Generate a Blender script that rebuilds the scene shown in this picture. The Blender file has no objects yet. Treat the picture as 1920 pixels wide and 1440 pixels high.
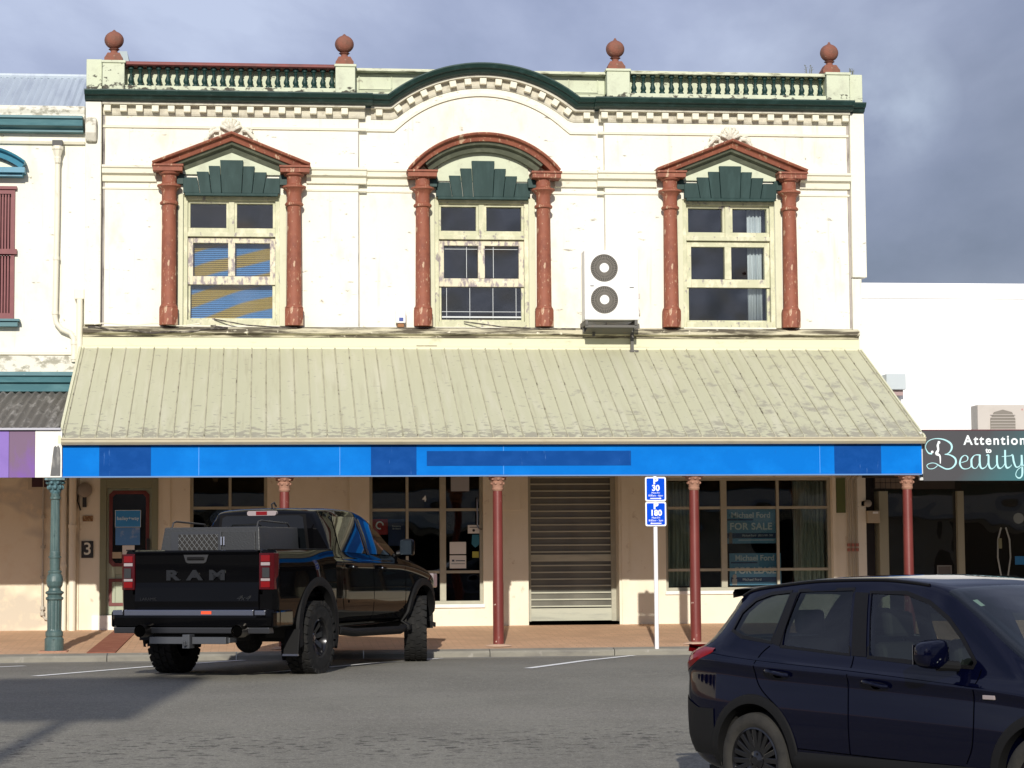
import bpy, bmesh, math, random
import numpy as np
from mathutils import Vector, Matrix
random.seed(7)
PI = math.pi
S = bpy.context.scene
COL = S.collection
rad = math.radians

# ------------------------------------------------------------------ camera
cam = bpy.data.cameras.new('camera'); camo = bpy.data.objects.new('camera', cam); COL.objects.link(camo)
yaw, pitch, roll = rad(6.3), rad(4.49), rad(-0.42)
fw = Vector((math.sin(yaw)*math.cos(pitch), math.cos(yaw)*math.cos(pitch), math.sin(pitch)))
r0 = Vector((math.cos(yaw), -math.sin(yaw), 0)); u0 = r0.cross(fw)
rr = r0*math.cos(roll) + u0*math.sin(roll); uu = -r0*math.sin(roll) + u0*math.cos(roll)
M = Matrix(((rr.x, uu.x, -fw.x), (rr.y, uu.y, -fw.y), (rr.z, uu.z, -fw.z))).to_4x4()
M.translation = (0, -36, 1.42)
camo.matrix_world = M
cam.sensor_width = 36; cam.lens = 4200/1920*36
cam.clip_start = .1; cam.clip_end = 3000
S.camera = camo

# ------------------------------------------------------------------ world, sun, exposure
SUN_EL, SUN_AZ = 23.5, 7.7
w = bpy.data.worlds.new("World"); S.world = w; w.use_nodes = True
nt = w.node_tree; nt.nodes.clear()
def wn(t, **k):
    n = nt.nodes.new(t)
    for a, b in k.items(): setattr(n, a, b)
    return n
out = wn('ShaderNodeOutputWorld'); bg = wn('ShaderNodeBackground'); bg.inputs[1].default_value = .122
sky = wn('ShaderNodeTexSky', sky_type='NISHITA', sun_disc=False)
sky.sun_elevation = rad(SUN_EL); sky.sun_rotation = rad(180+SUN_AZ)
tc = wn('ShaderNodeTexCoord'); mp = wn('ShaderNodeMapping'); mp.inputs['Scale'].default_value = (1, 1, 1.45)
mp.inputs['Location'].default_value = (.35, .1, .25)
nt.links.new(tc.outputs['Generated'], mp.inputs[0])
n1 = wn('ShaderNodeTexNoise'); n1.inputs['Scale'].default_value = 3.8; n1.inputs['Detail'].default_value = 9; n1.inputs['Roughness'].default_value = .56
n1.inputs['Distortion'].default_value = .3
nt.links.new(mp.outputs[0], n1.inputs[0])
cr = wn('ShaderNodeValToRGB'); e = cr.color_ramp.elements
e[0].position = .36; e[0].color = (1.75, 2.1, 3.0, 1); e[1].position = .66; e[1].color = (3.9, 4.35, 5.7, 1)
x_ = e.new(.47); x_.color = (2.4, 2.72, 3.95, 1); x_ = e.new(.56); x_.color = (2.95, 3.3, 4.6, 1)
nt.links.new(n1.outputs[0], cr.inputs[0])
# darker rain cloud low on the right (along the street to the east) and paler towards the zenith
sp = wn('ShaderNodeSeparateXYZ'); nt.links.new(tc.outputs['Generated'], sp.inputs[0])
def mth(op, a, b=None, c=None, clamp=False):
    m = wn('ShaderNodeMath', operation=op, use_clamp=clamp)
    for i, v in enumerate((a, b, c)):
        if v is None: continue
        if isinstance(v, (int, float)): m.inputs[i].default_value = v
        else: nt.links.new(v, m.inputs[i])
    return m.outputs[0]
g = mth('MULTIPLY_ADD', sp.outputs[0], -2.3, 1.28)
g = mth('ADD', g, mth('MULTIPLY', sp.outputs[2], 2.8))
n2 = wn('ShaderNodeTexNoise'); n2.inputs['Scale'].default_value = 7; n2.inputs['Detail'].default_value = 5
nt.links.new(mp.outputs[0], n2.inputs[0])
g = mth('ADD', g, mth('MULTIPLY', n2.outputs[0], .55))
g = mth('SUBTRACT', g, .27)
gm = wn('ShaderNodeMapRange'); gm.inputs[1].default_value = .85; gm.inputs[2].default_value = 1.5
gm.inputs[3].default_value = .52; gm.inputs[4].default_value = 1.12; nt.links.new(g, gm.inputs[0])
vm = wn('ShaderNodeVectorMath', operation='SCALE'); nt.links.new(cr.outputs[0], vm.inputs[0]); nt.links.new(gm.outputs[0], vm.inputs['Scale'])
mx = wn('ShaderNodeMixRGB'); mx.inputs[0].default_value = .9
nt.links.new(sky.outputs[0], mx.inputs[1])
d0 = (fw + rr*.166 + uu*.127).normalized()          # a small pale break in the cloud, low in the north-east
vd = wn('ShaderNodeVectorMath', operation='DOT_PRODUCT'); nt.links.new(tc.outputs['Generated'], vd.inputs[0]); vd.inputs[1].default_value = d0
pr_ = wn('ShaderNodeMapRange'); pr_.inputs[1].default_value = .9994; pr_.inputs[2].default_value = 1.; nt.links.new(vd.outputs['Value'], pr_.inputs[0])
n3 = wn('ShaderNodeTexNoise'); n3.inputs['Scale'].default_value = 34; n3.inputs['Detail'].default_value = 6; nt.links.new(tc.outputs['Generated'], n3.inputs[0])
pf = mth('MULTIPLY', pr_.outputs[0], mth('MULTIPLY_ADD', n3.outputs[0], 3.2, -1.15, clamp=True), clamp=True)
m3 = wn('ShaderNodeMixRGB'); nt.links.new(mth('MULTIPLY', pf, .95), m3.inputs[0]); nt.links.new(vm.outputs[0], m3.inputs[1]); m3.inputs[2].default_value = (3.6, 4.1, 5.2, 1)
nt.links.new(m3.outputs[0], mx.inputs[2])
nt.links.new(mx.outputs[0], bg.inputs[0]); nt.links.new(bg.outputs[0], out.inputs[0])
sl = bpy.data.lights.new('sun', 'SUN'); sl.energy = 4.2; sl.angle = rad(.55); sl.color = (1, .945, .84)
so = bpy.data.objects.new('sun', sl); COL.objects.link(so)
sd = Vector((math.sin(rad(SUN_AZ))*math.cos(rad(SUN_EL)), math.cos(rad(SUN_AZ))*math.cos(rad(SUN_EL)), -math.sin(rad(SUN_EL))))
so.rotation_euler = sd.to_track_quat('-Z', 'Y').to_euler()
so.location = (-10, -60, 30)
vs = S.view_settings; vs.view_transform = 'Standard'; vs.look = 'None'; vs.exposure = .08; vs.gamma = 1
S.render.engine = 'CYCLES'
S.cycles.max_bounces = 6

# ------------------------------------------------------------------ materials
MATS = {}
def mat(name, col, rough=.6, metal=0., layers=(), bump=0., bscale=40., spec=.5, coat=0., rvar=0., coords='Object'):
    """layers: (colour, scale3, lo, hi, detail[, (axis, v0, v1, amount)]) noise masks mixed over the base colour"""
    if name in MATS: return MATS[name]
    m = bpy.data.materials.new(name); m.use_nodes = True; MATS[name] = m
    t = m.node_tree; N = t.nodes; L = t.links
    b = N['Principled BSDF']
    b.inputs['Base Color'].default_value = (*col, 1); b.inputs['Roughness'].default_value = rough
    b.inputs['Metallic'].default_value = metal
    b.inputs['Specular IOR Level'].default_value = spec
    b.inputs['Coat Weight'].default_value = coat; b.inputs['Coat Roughness'].default_value = .03
    tcn = N.new('ShaderNodeTexCoord'); co = tcn.outputs[coords]
    geo = N.new('ShaderNodeNewGeometry')
    cur = None
    for i, ly in enumerate(layers):
        c, sc, lo, hi, det = ly[:5]
        mpn = N.new('ShaderNodeMapping'); mpn.inputs['Scale'].default_value = sc if not isinstance(sc, (int, float)) else (sc, sc, sc)
        mpn.inputs['Location'].default_value = (i*3.7, i*1.3, i*2.1)
        L.new(co, mpn.inputs[0])
        nz = N.new('ShaderNodeTexNoise'); nz.inputs['Scale'].default_value = 1; nz.inputs['Detail'].default_value = det
        nz.inputs['Roughness'].default_value = .62
        L.new(mpn.outputs[0], nz.inputs[0]); f = nz.outputs[0]
        if len(ly) > 5:
            for ax, v0, v1, amt in ly[5:]:
                sx = N.new('ShaderNodeSeparateXYZ'); L.new(geo.outputs['Position'], sx.inputs[0])
                mr = N.new('ShaderNodeMapRange'); mr.inputs[1].default_value = v0; mr.inputs[2].default_value = v1
                mr.inputs[3].default_value = 0; mr.inputs[4].default_value = amt; L.new(sx.outputs[ax], mr.inputs[0])
                ad = N.new('ShaderNodeMath'); ad.operation = 'ADD'; L.new(f, ad.inputs[0]); L.new(mr.outputs[0], ad.inputs[1]); f = ad.outputs[0]
        rp = N.new('ShaderNodeMapRange'); rp.inputs[1].default_value = lo; rp.inputs[2].default_value = hi; L.new(f, rp.inputs[0])
        mi = N.new('ShaderNodeMixRGB'); L.new(rp.outputs[0], mi.inputs[0])
        if cur is None: mi.inputs[1].default_value = (*col, 1)
        else: L.new(cur, mi.inputs[1])
        mi.inputs[2].default_value = (*c, 1); cur = mi.outputs[0]
    if cur is not None: L.new(cur, b.inputs['Base Color'])
    if bump or rvar:
        nz = N.new('ShaderNodeTexNoise'); nz.inputs['Scale'].default_value = bscale; nz.inputs['Detail'].default_value = 5
        L.new(co, nz.inputs[0])
        if bump:
            bp = N.new('ShaderNodeBump'); bp.inputs['Strength'].default_value = bump; bp.inputs['Distance'].default_value = .01
            L.new(nz.outputs[0], bp.inputs['Height']); L.new(bp.outputs[0], b.inputs['Normal'])
        if rvar:
            mr = N.new('ShaderNodeMapRange'); mr.inputs[3].default_value = max(0, rough-rvar); mr.inputs[4].default_value = rough+rvar
            L.new(nz.outputs[0], mr.inputs[0]); L.new(mr.outputs[0], b.inputs['Roughness'])
    return m

def glass(name, tint=(.5, .55, .55), refl=.12, rough=.015, wav=0.):
    if name in MATS: return MATS[name]
    m = bpy.data.materials.new(name); m.use_nodes = True; MATS[name] = m
    t = m.node_tree; N = t.nodes; L = t.links; N.remove(N['Principled BSDF'])
    o = N['Material Output']; tr = N.new('ShaderNodeBsdfTransparent'); tr.inputs[0].default_value = (*tint, 1)
    gl = N.new('ShaderNodeBsdfGlossy'); gl.inputs['Roughness'].default_value = rough
    fr = N.new('ShaderNodeLayerWeight'); fr.inputs[0].default_value = .5      # Schlick: same from both sides of the sheet
    pw = N.new('ShaderNodeMath'); pw.operation = 'POWER'; pw.inputs[1].default_value = 4.5; L.new(fr.outputs['Facing'], pw.inputs[0])
    ad = N.new('ShaderNodeMath'); ad.operation = 'ADD'; ad.use_clamp = True; ad.inputs[1].default_value = refl+.045
    mi = N.new('ShaderNodeMixShader'); L.new(pw.outputs[0], ad.inputs[0]); L.new(ad.outputs[0], mi.inputs[0])
    L.new(tr.outputs[0], mi.inputs[1]); L.new(gl.outputs[0], mi.inputs[2]); L.new(mi.outputs[0], o.inputs[0])
    if wav:
        nz = N.new('ShaderNodeTexNoise'); nz.inputs['Scale'].default_value = 1.3; nz.inputs['Detail'].default_value = 1
        tcn = N.new('ShaderNodeTexCoord'); L.new(tcn.outputs['Object'], nz.inputs[0])
        bp = N.new('ShaderNodeBump'); bp.inputs['Strength'].default_value = wav; bp.inputs['Distance'].default_value = .1
        L.new(nz.outputs[0], bp.inputs['Height']); L.new(bp.outputs[0], gl.inputs['Normal'])
    return m

GREY = (.30, .29, .26)
wall_m = mat('cream_wall_paint', (.78, .76, .66), .75, layers=[
    ((.83, .82, .76), (1.1, 1, .8), .5, .75, 4), ((.66, .61, .46), (2.2, 2, 1.3), .56, .80, 6), ((.55, .50, .38), (7, 7, .5), .62, .85, 6),
    ((.30, .28, .24), (4, 4, 13), .635, .70, 9), ((.36, .33, .27), (7, 7, 7), .66, .71, 10)], bump=.35, bscale=16)
pier_m = mat('cream_pier_paint', (.78, .76, .66), .78, layers=[((.5, .48, .42), (5, 5, 1.2), .58, .8, 7), ((.36, .34, .3), (9, 9, 14), .64, .72, 8)], bump=.3, bscale=20)
trim_m = mat('cream_moulding_paint', (.76, .73, .60), .7, layers=[((.4, .38, .31), (3, 6, 9), .60, .78, 7)], bump=.2, bscale=25)
mint_m = mat('pale_mint_paint', (.57, .61, .46), .75, layers=[((.45, .47, .36), (5, 5, 5), .5, .75, 7), ((.3, .29, .22), (9, 9, 7), .64, .72, 8)], bump=.3)
mintp_m = mat('mossy_mint_parapet', (.57, .61, .46), .75, layers=[((.06, .055, .04), (8, 8, 14), .66, .71, 9, (2, 9.12, 8.97, .17), (0, 2.0, -2.2, .06)), ((.45, .47, .36), (5, 5, 5), .5, .75, 7), ((.3, .29, .22), (9, 9, 7), .64, .72, 8)], bump=.3)
sill_m = mat('weathered_ledge', (.56, .52, .38), .9, layers=[((.10, .085, .06), (1.4, 8, 16), .42, .56, 8), ((.75, .7, .55), (8, 8, 8), .62, .7, 5)], bump=.6)
green_m = mat('dark_green_paint', (.012, .040, .036), .5, spec=.3, layers=[((.03, .075, .075), (6, 6, 6), .5, .8, 5), ((.2, .22, .18), (14, 14, 14), .70, .76, 6)], bump=.1)
greenfan_m = mat('keystone_green_paint', (.016, .042, .040), .6, spec=.25, layers=[((.028, .062, .060), (8, 3, 2), .45, .7, 5), ((.5, .55, .45), (13, 13, 9), .74, .78, 6)], bump=.1)
soff_m = mat('shaded_soffit_green', (.085, .095, .065), .7, layers=[((.14, .15, .105), 5, .5, .7, 6)])  # grey green darkened so the colour carries the shadow under the hoods
red_m = mat('peeling_terracotta_paint', (.27, .086, .048), .7, layers=[((.20, .060, .036), (6, 6, 5), .42, .66, 6), ((.46, .27, .17), (26, 26, 9), .60, .66, 9), ((.50, .34, .23), (8, 8, 2.6), .615, .64, 10)], bump=.12, bscale=30)
fin_m = mat('terracotta_finial', (.24, .09, .06), .85, layers=[((.15, .08, .055), 9, .45, .7, 7), ((.45, .3, .2), 16, .64, .7, 6)], bump=.5)
maroon_m = mat('maroon_post_paint', (.145, .026, .021), .42, layers=[((.19, .04, .032), (4, 4, 1.5), .45, .7, 4), ((.8, .65, .55), (22, 22, 11), .70, .72, 5, (2, 1.6, .2, .055))], bump=.08)
cap_m = mat('terracotta_capital', (.36, .19, .13), .8, bump=.3, layers=[((.2, .09, .06), 20, .5, .7, 4)])
frame_m = mat('worn_window_paint', (.52, .52, .36), .7, layers=[((.74, .70, .52), (6, 6, 4), .48, .7, 6), ((.28, .25, .24), (9, 9, 5), .585, .65, 8)], bump=.4)
framew_m = mat('bare_wood_sash', (.66, .61, .46), .8, layers=[((.30, .26, .27), (11, 11, 5), .49, .58, 8), ((.78, .74, .60), (6, 6, 9), .62, .7, 5)], bump=.6)
roofv_m = mat('veranda_iron', (.485, .48, .335), .6, layers=[((.54, .525, .40), (6, .5, .5), .5, .75, 4), ((.39, .37, .25), (9, .6, .6), .55, .8, 5),
    ((.32, .305, .235), (7, 12, 12), .64, .67, 9, (2, 3.65, 3.2, .11), (2, 3.42, 3.2, .10)), ((.34, .325, .25), (4.5, 4, 4), .66, .76, 10, (0, 3, 8.5, .10), (2, 4.6, 3.2, .06)),
    ((.2, .18, .12), (12, 12, 12), .74, .78, 8, (2, 4.7, 3.2, .08))], bump=.1)
rib_m = mat('veranda_rib_iron', (.40, .38, .27), .7, layers=[((.5, .48, .36), (9, 3, 3), .45, .6, 6), ((.15, .13, .09), (14, 5, 5), .58, .66, 8)])
flash_m = mat('cream_flashing', (.64, .63, .45), .6, layers=[((.45, .43, .28), (4, 8, 8), .6, .8, 6), ((.2, .15, .08), (5, 5, 20), .72, .76, 6)])
gutter_m = mat('beige_gutter', (.52, .47, .34), .45, layers=[((.42, .37, .26), (5, 5, 20), .5, .8, 5)])
blue_m = mat('bright_blue_fascia', (.001, .150, .56), .6, spec=.05, layers=[((.003, .185, .64), (1.6, 5, 2), .45, .7, 5), ((.006, .13, .5), (40, 8, 9), .6, .8, 4)], bump=.06)
dblue_m = mat('faded_navy_patch', (.003, .055, .25), .6, spec=.05, layers=[((.008, .075, .31), (4, 5, 6), .45, .8, 6), ((.08, .2, .5), (30, 5, 3), .66, .74, 6)])
low_m = mat('beige_shopfront_wall', (.77, .72, .59), .8, layers=[((.71, .65, .51), (1.6, 1, 1.1), .45, .7, 4), ((.52, .44, .33), (6, 6, 6), .63, .75, 8)], bump=.15)
leftlow_m = mat('tan_neighbour_wall', (.74, .66, .51), .8, layers=[((.55, .49, .40), (.9, 1, 1.1), .50, .56, 2), ((.7, .6, .45), (5, 5, 5), .5, .7, 6)], bump=.1)
alu_m = mat('olive_shop_frame', (.36, .345, .27), .5, layers=[((.45, .43, .34), 7, .5, .8, 4)])
door_m = mat('sage_door_paint', (.33, .37, .27), .5, layers=[((.26, .29, .2), 5, .5, .7, 5)])
dred_m = mat('dark_red_paint', (.13, .022, .02), .5, layers=[((.2, .05, .04), 9, .5, .8, 5)])
white_m = mat('white_wall', (.93, .93, .93), .7, layers=[((.88, .88, .86), 1.3, .5, .8, 4)], bump=.05)
wh_m = mat('white_enamel', (.78, .78, .77), .4, layers=[((.76, .76, .74), 4, .5, .8, 5)])
acgrey_m = mat('off_white_casing', (.50, .46, .42), .45, layers=[((.44, .40, .36), 4, .5, .8, 5)])
grille_m = mat('dark_grille', (.05, .046, .04), .6)
grille2_m = mat('grey_brown_grille', (.20, .18, .155), .5)
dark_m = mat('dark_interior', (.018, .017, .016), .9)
seam_m = mat('shut_line_black', (.0015, .0015, .0015), .9, spec=0.)
black_m = mat('black_plastic', (.02, .02, .022), .5, bump=.05, bscale=200)
rust_m = mat('dark_steel', (.10, .095, .085), .6, layers=[((.2, .12, .07), 15, .6, .7, 5)])
teal_m = mat('teal_post_paint', (.060, .105, .105), .42, layers=[((.10, .155, .15), (9, 9, 3), .45, .7, 6), ((.02, .04, .04), (14, 14, 9), .6, .72, 6)], bump=.25)
lteal_m = mat('teal_cornice_paint', (.05, .155, .185), .5, layers=[((.09, .22, .25), (2, 5, 8), .45, .7, 5), ((.45, .5, .5), (4, 4, 18), .68, .72, 6)])
lblue_m = mat('sky_blue_trim', (.045, .22, .33), .45, layers=[((.02, .10, .16), 6, .5, .8, 5)])
shut_m = mat('maroon_shutter_paint', (.16, .022, .03), .5, layers=[((.22, .05, .05), 7, .5, .8, 5)])
iron_m = mat('weathered_corrugated_iron', (.13, .12, .105), .8, layers=[((.30, .285, .26), (9, 1.6, 1.6), .52, .66, 8), ((.06, .055, .05), (4, 4, 4), .58, .7, 6)])
zinc_m = mat('pale_zinc_roof', (.48, .54, .60), .5, metal=.2, layers=[((.40, .45, .52), (7, 1, 1), .45, .7, 5)])
rough_m = mat('crumbling_plaster', (.72, .69, .60), .9, layers=[((.36, .34, .27), (6, 6, 8), .50, .60, 9), ((.86, .84, .76), (4, 4, 4), .6, .7, 6)], bump=1., bscale=14)
purple_m = mat('purple_fascia', (.19, .11, .42), .6, layers=[((.22, .13, .46), 3, .45, .7, 4)])
purpled_m = mat('faded_purple_panel', (.165, .06, .34), .6, layers=[((.15, .085, .16), (2.2, 5, 1.2), .42, .66, 4, (2, 2.7, 3.25, .16))])
wpanel_m = mat('stained_white_panel', (.80, .79, .75), .6, layers=[((.66, .64, .58), 5, .5, .8, 5)])
stain_m = mat('black_mould_stain', (.13, .13, .13), .9, layers=[((.35, .34, .32), (14, 5, 3), .5, .7, 6)])
pipe_m = mat('cream_pipe', (.76, .72, .60), .6, layers=[((.5, .45, .36), (9, 9, 4), .6, .8, 6)])
pole_m = mat('white_pole_paint', (.86, .86, .88), .35)
sgnb_m = mat('sign_blue', (.0, .065, .60), .5, spec=.05)
sgnw_m = mat('sign_white', (.88, .90, .92), .35)
poster_m = mat('poster_blue', (.14, .36, .56), .4)
posterd_m = mat('poster_navy', (.012, .05, .15), .4)
blue_poster_m = mat('door_poster_blue', (.035, .27, .66), .4)
paper_m = mat('white_paper', (.72, .72, .70), .8)
letter_m = mat('pale_lettering', (.80, .86, .88), .5)
curtain_m = mat('white_curtain', (.78, .80, .80), .9, layers=[((.55, .58, .6), (26, 26, .6), .45, .6, 3)])
gcurtain_m = mat('grey_green_curtain', (.42, .50, .45), .9, layers=[((.24, .30, .27), (30, 30, .7), .45, .6, 3)])
rubber_m = mat('tyre_rubber', (.012, .012, .012), .85, spec=.25, layers=[((.035, .033, .03), 8, .5, .8, 5)], bump=.3, bscale=60)
rubberd_m = mat('dusty_tyre_rubber', (.034, .032, .029), .9, spec=.2, layers=[((.018, .018, .018), 6, .45, .7, 5)], bump=.2, bscale=60)
rim_m = mat('gloss_black_rim', (.012, .012, .014), .22, metal=.5, coat=.6)
rimg_m = mat('graphite_rim', (.10, .105, .115), .3, metal=.8)
tpaint_m = mat('black_car_paint', (.002, .002, .0025), .4, spec=.0, coat=.62)
tpaint_m.node_tree.nodes['Principled BSDF'].inputs['Coat IOR'].default_value = 1.33
npaint_m = mat('midnight_blue_car_paint', (.0008, .0013, .0085), .4, spec=.0, coat=.72)
plas_m = mat('grey_black_cladding', (.009, .009, .0095), .6, bump=.1, bscale=150, spec=.15)
trimb_m = mat('satin_black_trim', (.006, .0055, .0055), .35, spec=.2)
chrome_m = mat('dark_chrome', (.30, .31, .36), .2, metal=1.)
chromeb_m = mat('bright_chrome', (.7, .7, .72), .12, metal=1.)
lampred_m = mat('red_lens', (.17, .003, .004), .2, spec=.2, coat=.35)
lampdk_m = mat('dark_red_lens', (.05, .002, .004), .2, spec=.2, coat=.3)
lampw_m = mat('clear_lens', (.30, .25, .25), .12, coat=1.)
plate_m = mat('grey_checker_plate', (.055, .057, .06), .42, metal=.5, bump=.35, bscale=45)
seat_m = mat('black_leather', (.03, .03, .033), .45)
bag_m = mat('pale_sticker', (.6, .75, .68), .5)
orange_m = mat('orange_reflector', (.8, .09, .03), .3)
asph_m = None

def emboss_asphalt():
    m = bpy.data.materials.new('worn_asphalt'); m.use_nodes = True; MATS['worn_asphalt'] = m
    t = m.node_tree; N = t.nodes; L = t.links; b = N['Principled BSDF']; b.inputs['Roughness'].default_value = .9
    b.inputs['Specular IOR Level'].default_value = .25
    g = N.new('ShaderNodeNewGeometry'); P = g.outputs['Position']
    def noise(sc, det, rough=.6, loc=(0, 0, 0)):
        mpn = N.new('ShaderNodeMapping'); mpn.inputs['Scale'].default_value = sc; mpn.inputs['Location'].default_value = loc
        L.new(P, mpn.inputs[0]); n = N.new('ShaderNodeTexNoise'); n.inputs['Scale'].default_value = 1; n.inputs['Detail'].default_value = det
        n.inputs['Roughness'].default_value = rough; L.new(mpn.outputs[0], n.inputs[0]); return n.outputs[0]
    def rng(f, lo, hi, a=0., c=1.):
        r = N.new('ShaderNodeMapRange'); r.inputs[1].default_value = lo; r.inputs[2].default_value = hi; r.inputs[3].default_value = a; r.inputs[4].default_value = c
        L.new(f, r.inputs[0]); return r.outputs[0]
    def mul(a, c):
        q = N.new('ShaderNodeMath'); q.operation = 'MULTIPLY'; L.new(a, q.inputs[0])
        if isinstance(c, float): q.inputs[1].default_value = c
        else: L.new(c, q.inputs[1])
        return q.outputs[0]
    def mix(f, a, c):
        q = N.new('ShaderNodeMixRGB'); L.new(f, q.inputs[0])
        for i, v in ((1, a), (2, c)):
            if isinstance(v, tuple): q.inputs[i].default_value = (*v, 1)
            else: L.new(v, q.inputs[i])
        return q.outputs[0]
    base = mix(rng(noise((.5, .35, 1), 4), .4, .65), (.158, .150, .124), (.205, .196, .162))
    base = mix(rng(noise((.12, .9, 1), 3, loc=(4, 2, 0)), .5, .7, 0, .5), base, (.215, .20, .172))
    base = mix(rng(noise((7, 4, 1), 6, .75, (2, 5, 0)), .5, .72, 0, .55), base, (.245, .232, .195))
    base = mix(rng(noise((9, 5, 1), 6, .75, (8, 1, 0)), .56, .74, 0, .6), base, (.105, .10, .085))
    base = mix(rng(noise((26, 11, 1), 4, .8, (1, 7, 0)), .5, .68, 0, .55), base, (.30, .285, .245))
    base = mix(rng(noise((26, 11, 1), 4, .8, (5, 2, 0)), .54, .7, 0, .6), base, (.075, .072, .062))
    base = mix(rng(noise((60, 60, 1), 3, .8), .5, .75, 0, .7), base, (.38, .36, .32))
    base = mix(rng(noise((45, 45, 1), 3, .8, (7, 3, 0)), .55, .75, 0, .8), base, (.10, .095, .085))
    # worn joint in the seal, a broken band of missing chips along the street
    sx = N.new('ShaderNodeSeparateXYZ'); L.new(P, sx.inputs[0])
    band = rng(sx.outputs[1], -17.6, -16.2); band2 = rng(sx.outputs[1], -15.5, -14.4, 1., 0.)
    bb = mul(band, band2)
    cracks = rng(noise((6.5, 10, 1), 6, .7), .555, .585)
    base = mix(mul(mul(bb, cracks), 1.0), base, (.075, .070, .062))
    spots = rng(noise((.8, .8, 1), 2, loc=(9, 9, 0)), .72, .78, 0, .35)
    base = mix(spots, base, (.27, .26, .225))
    L.new(base, b.inputs['Base Color'])
    bp = N.new('ShaderNodeBump'); bp.inputs['Strength'].default_value = .55; bp.inputs['Distance'].default_value = .01
    L.new(noise((70, 70, 70), 3, .8), bp.inputs['Height']); L.new(bp.outputs[0], b.inputs['Normal'])
    return m
def paver_mat():
    m = bpy.data.materials.new('terracotta_pavers'); m.use_nodes = True
    t = m.node_tree; N = t.nodes; L = t.links; b = N['Principled BSDF']; b.inputs['Roughness'].default_value = .85
    g = N.new('ShaderNodeNewGeometry'); P = g.outputs['Position']
    br = N.new('ShaderNodeTexBrick'); br.inputs['Scale'].default_value = 1; br.inputs['Brick Width'].default_value = .22; br.inputs['Row Height'].default_value = .11
    br.inputs['Mortar Size'].default_value = .006
    br.inputs['Color1'].default_value = (.66, .42, .26, 1); br.inputs['Color2'].default_value = (.58, .36, .22, 1); br.inputs['Mortar'].default_value = (.40, .26, .17, 1)
    L.new(P, br.inputs[0])
    n = N.new('ShaderNodeTexNoise'); n.inputs['Scale'].default_value = 1.6; n.inputs['Detail'].default_value = 6; L.new(P, n.inputs[0])
    r = N.new('ShaderNodeMapRange'); r.inputs[1].default_value = .42; r.inputs[2].default_value = .68; L.new(n.outputs[0], r.inputs[0])
    mi = N.new('ShaderNodeMixRGB'); L.new(r.outputs[0], mi.inputs[0]); L.new(br.outputs[0], mi.inputs[1]); mi.inputs[2].default_value = (.50, .32, .20, 1)
    L.new(mi.outputs[0], b.inputs['Base Color'])
    bp = N.new('ShaderNodeBump'); bp.inputs['Strength'].default_value = .4; bp.inputs['Distance'].default_value = .01; bp.invert = True
    L.new(br.outputs['Fac'], bp.inputs['Height']); L.new(bp.outputs[0], b.inputs['Normal'])
    return m
asph_m = emboss_asphalt(); paver_m = paver_mat()
redpav_m = mat('red_paver_strip', (.26, .085, .05), .85, layers=[((.33, .13, .08), 5, .45, .7, 6)])
kerb_m = mat('concrete_kerb', (.25, .235, .195), .9, layers=[((.17, .16, .14), (2, 6, 6), .45, .7, 8), ((.36, .34, .3), 7, .6, .75, 5)], bump=.4)
line_m = mat('white_road_paint', (.86, .86, .83), .7, layers=[((.45, .45, .42), 9, .60, .72, 8)])

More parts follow.
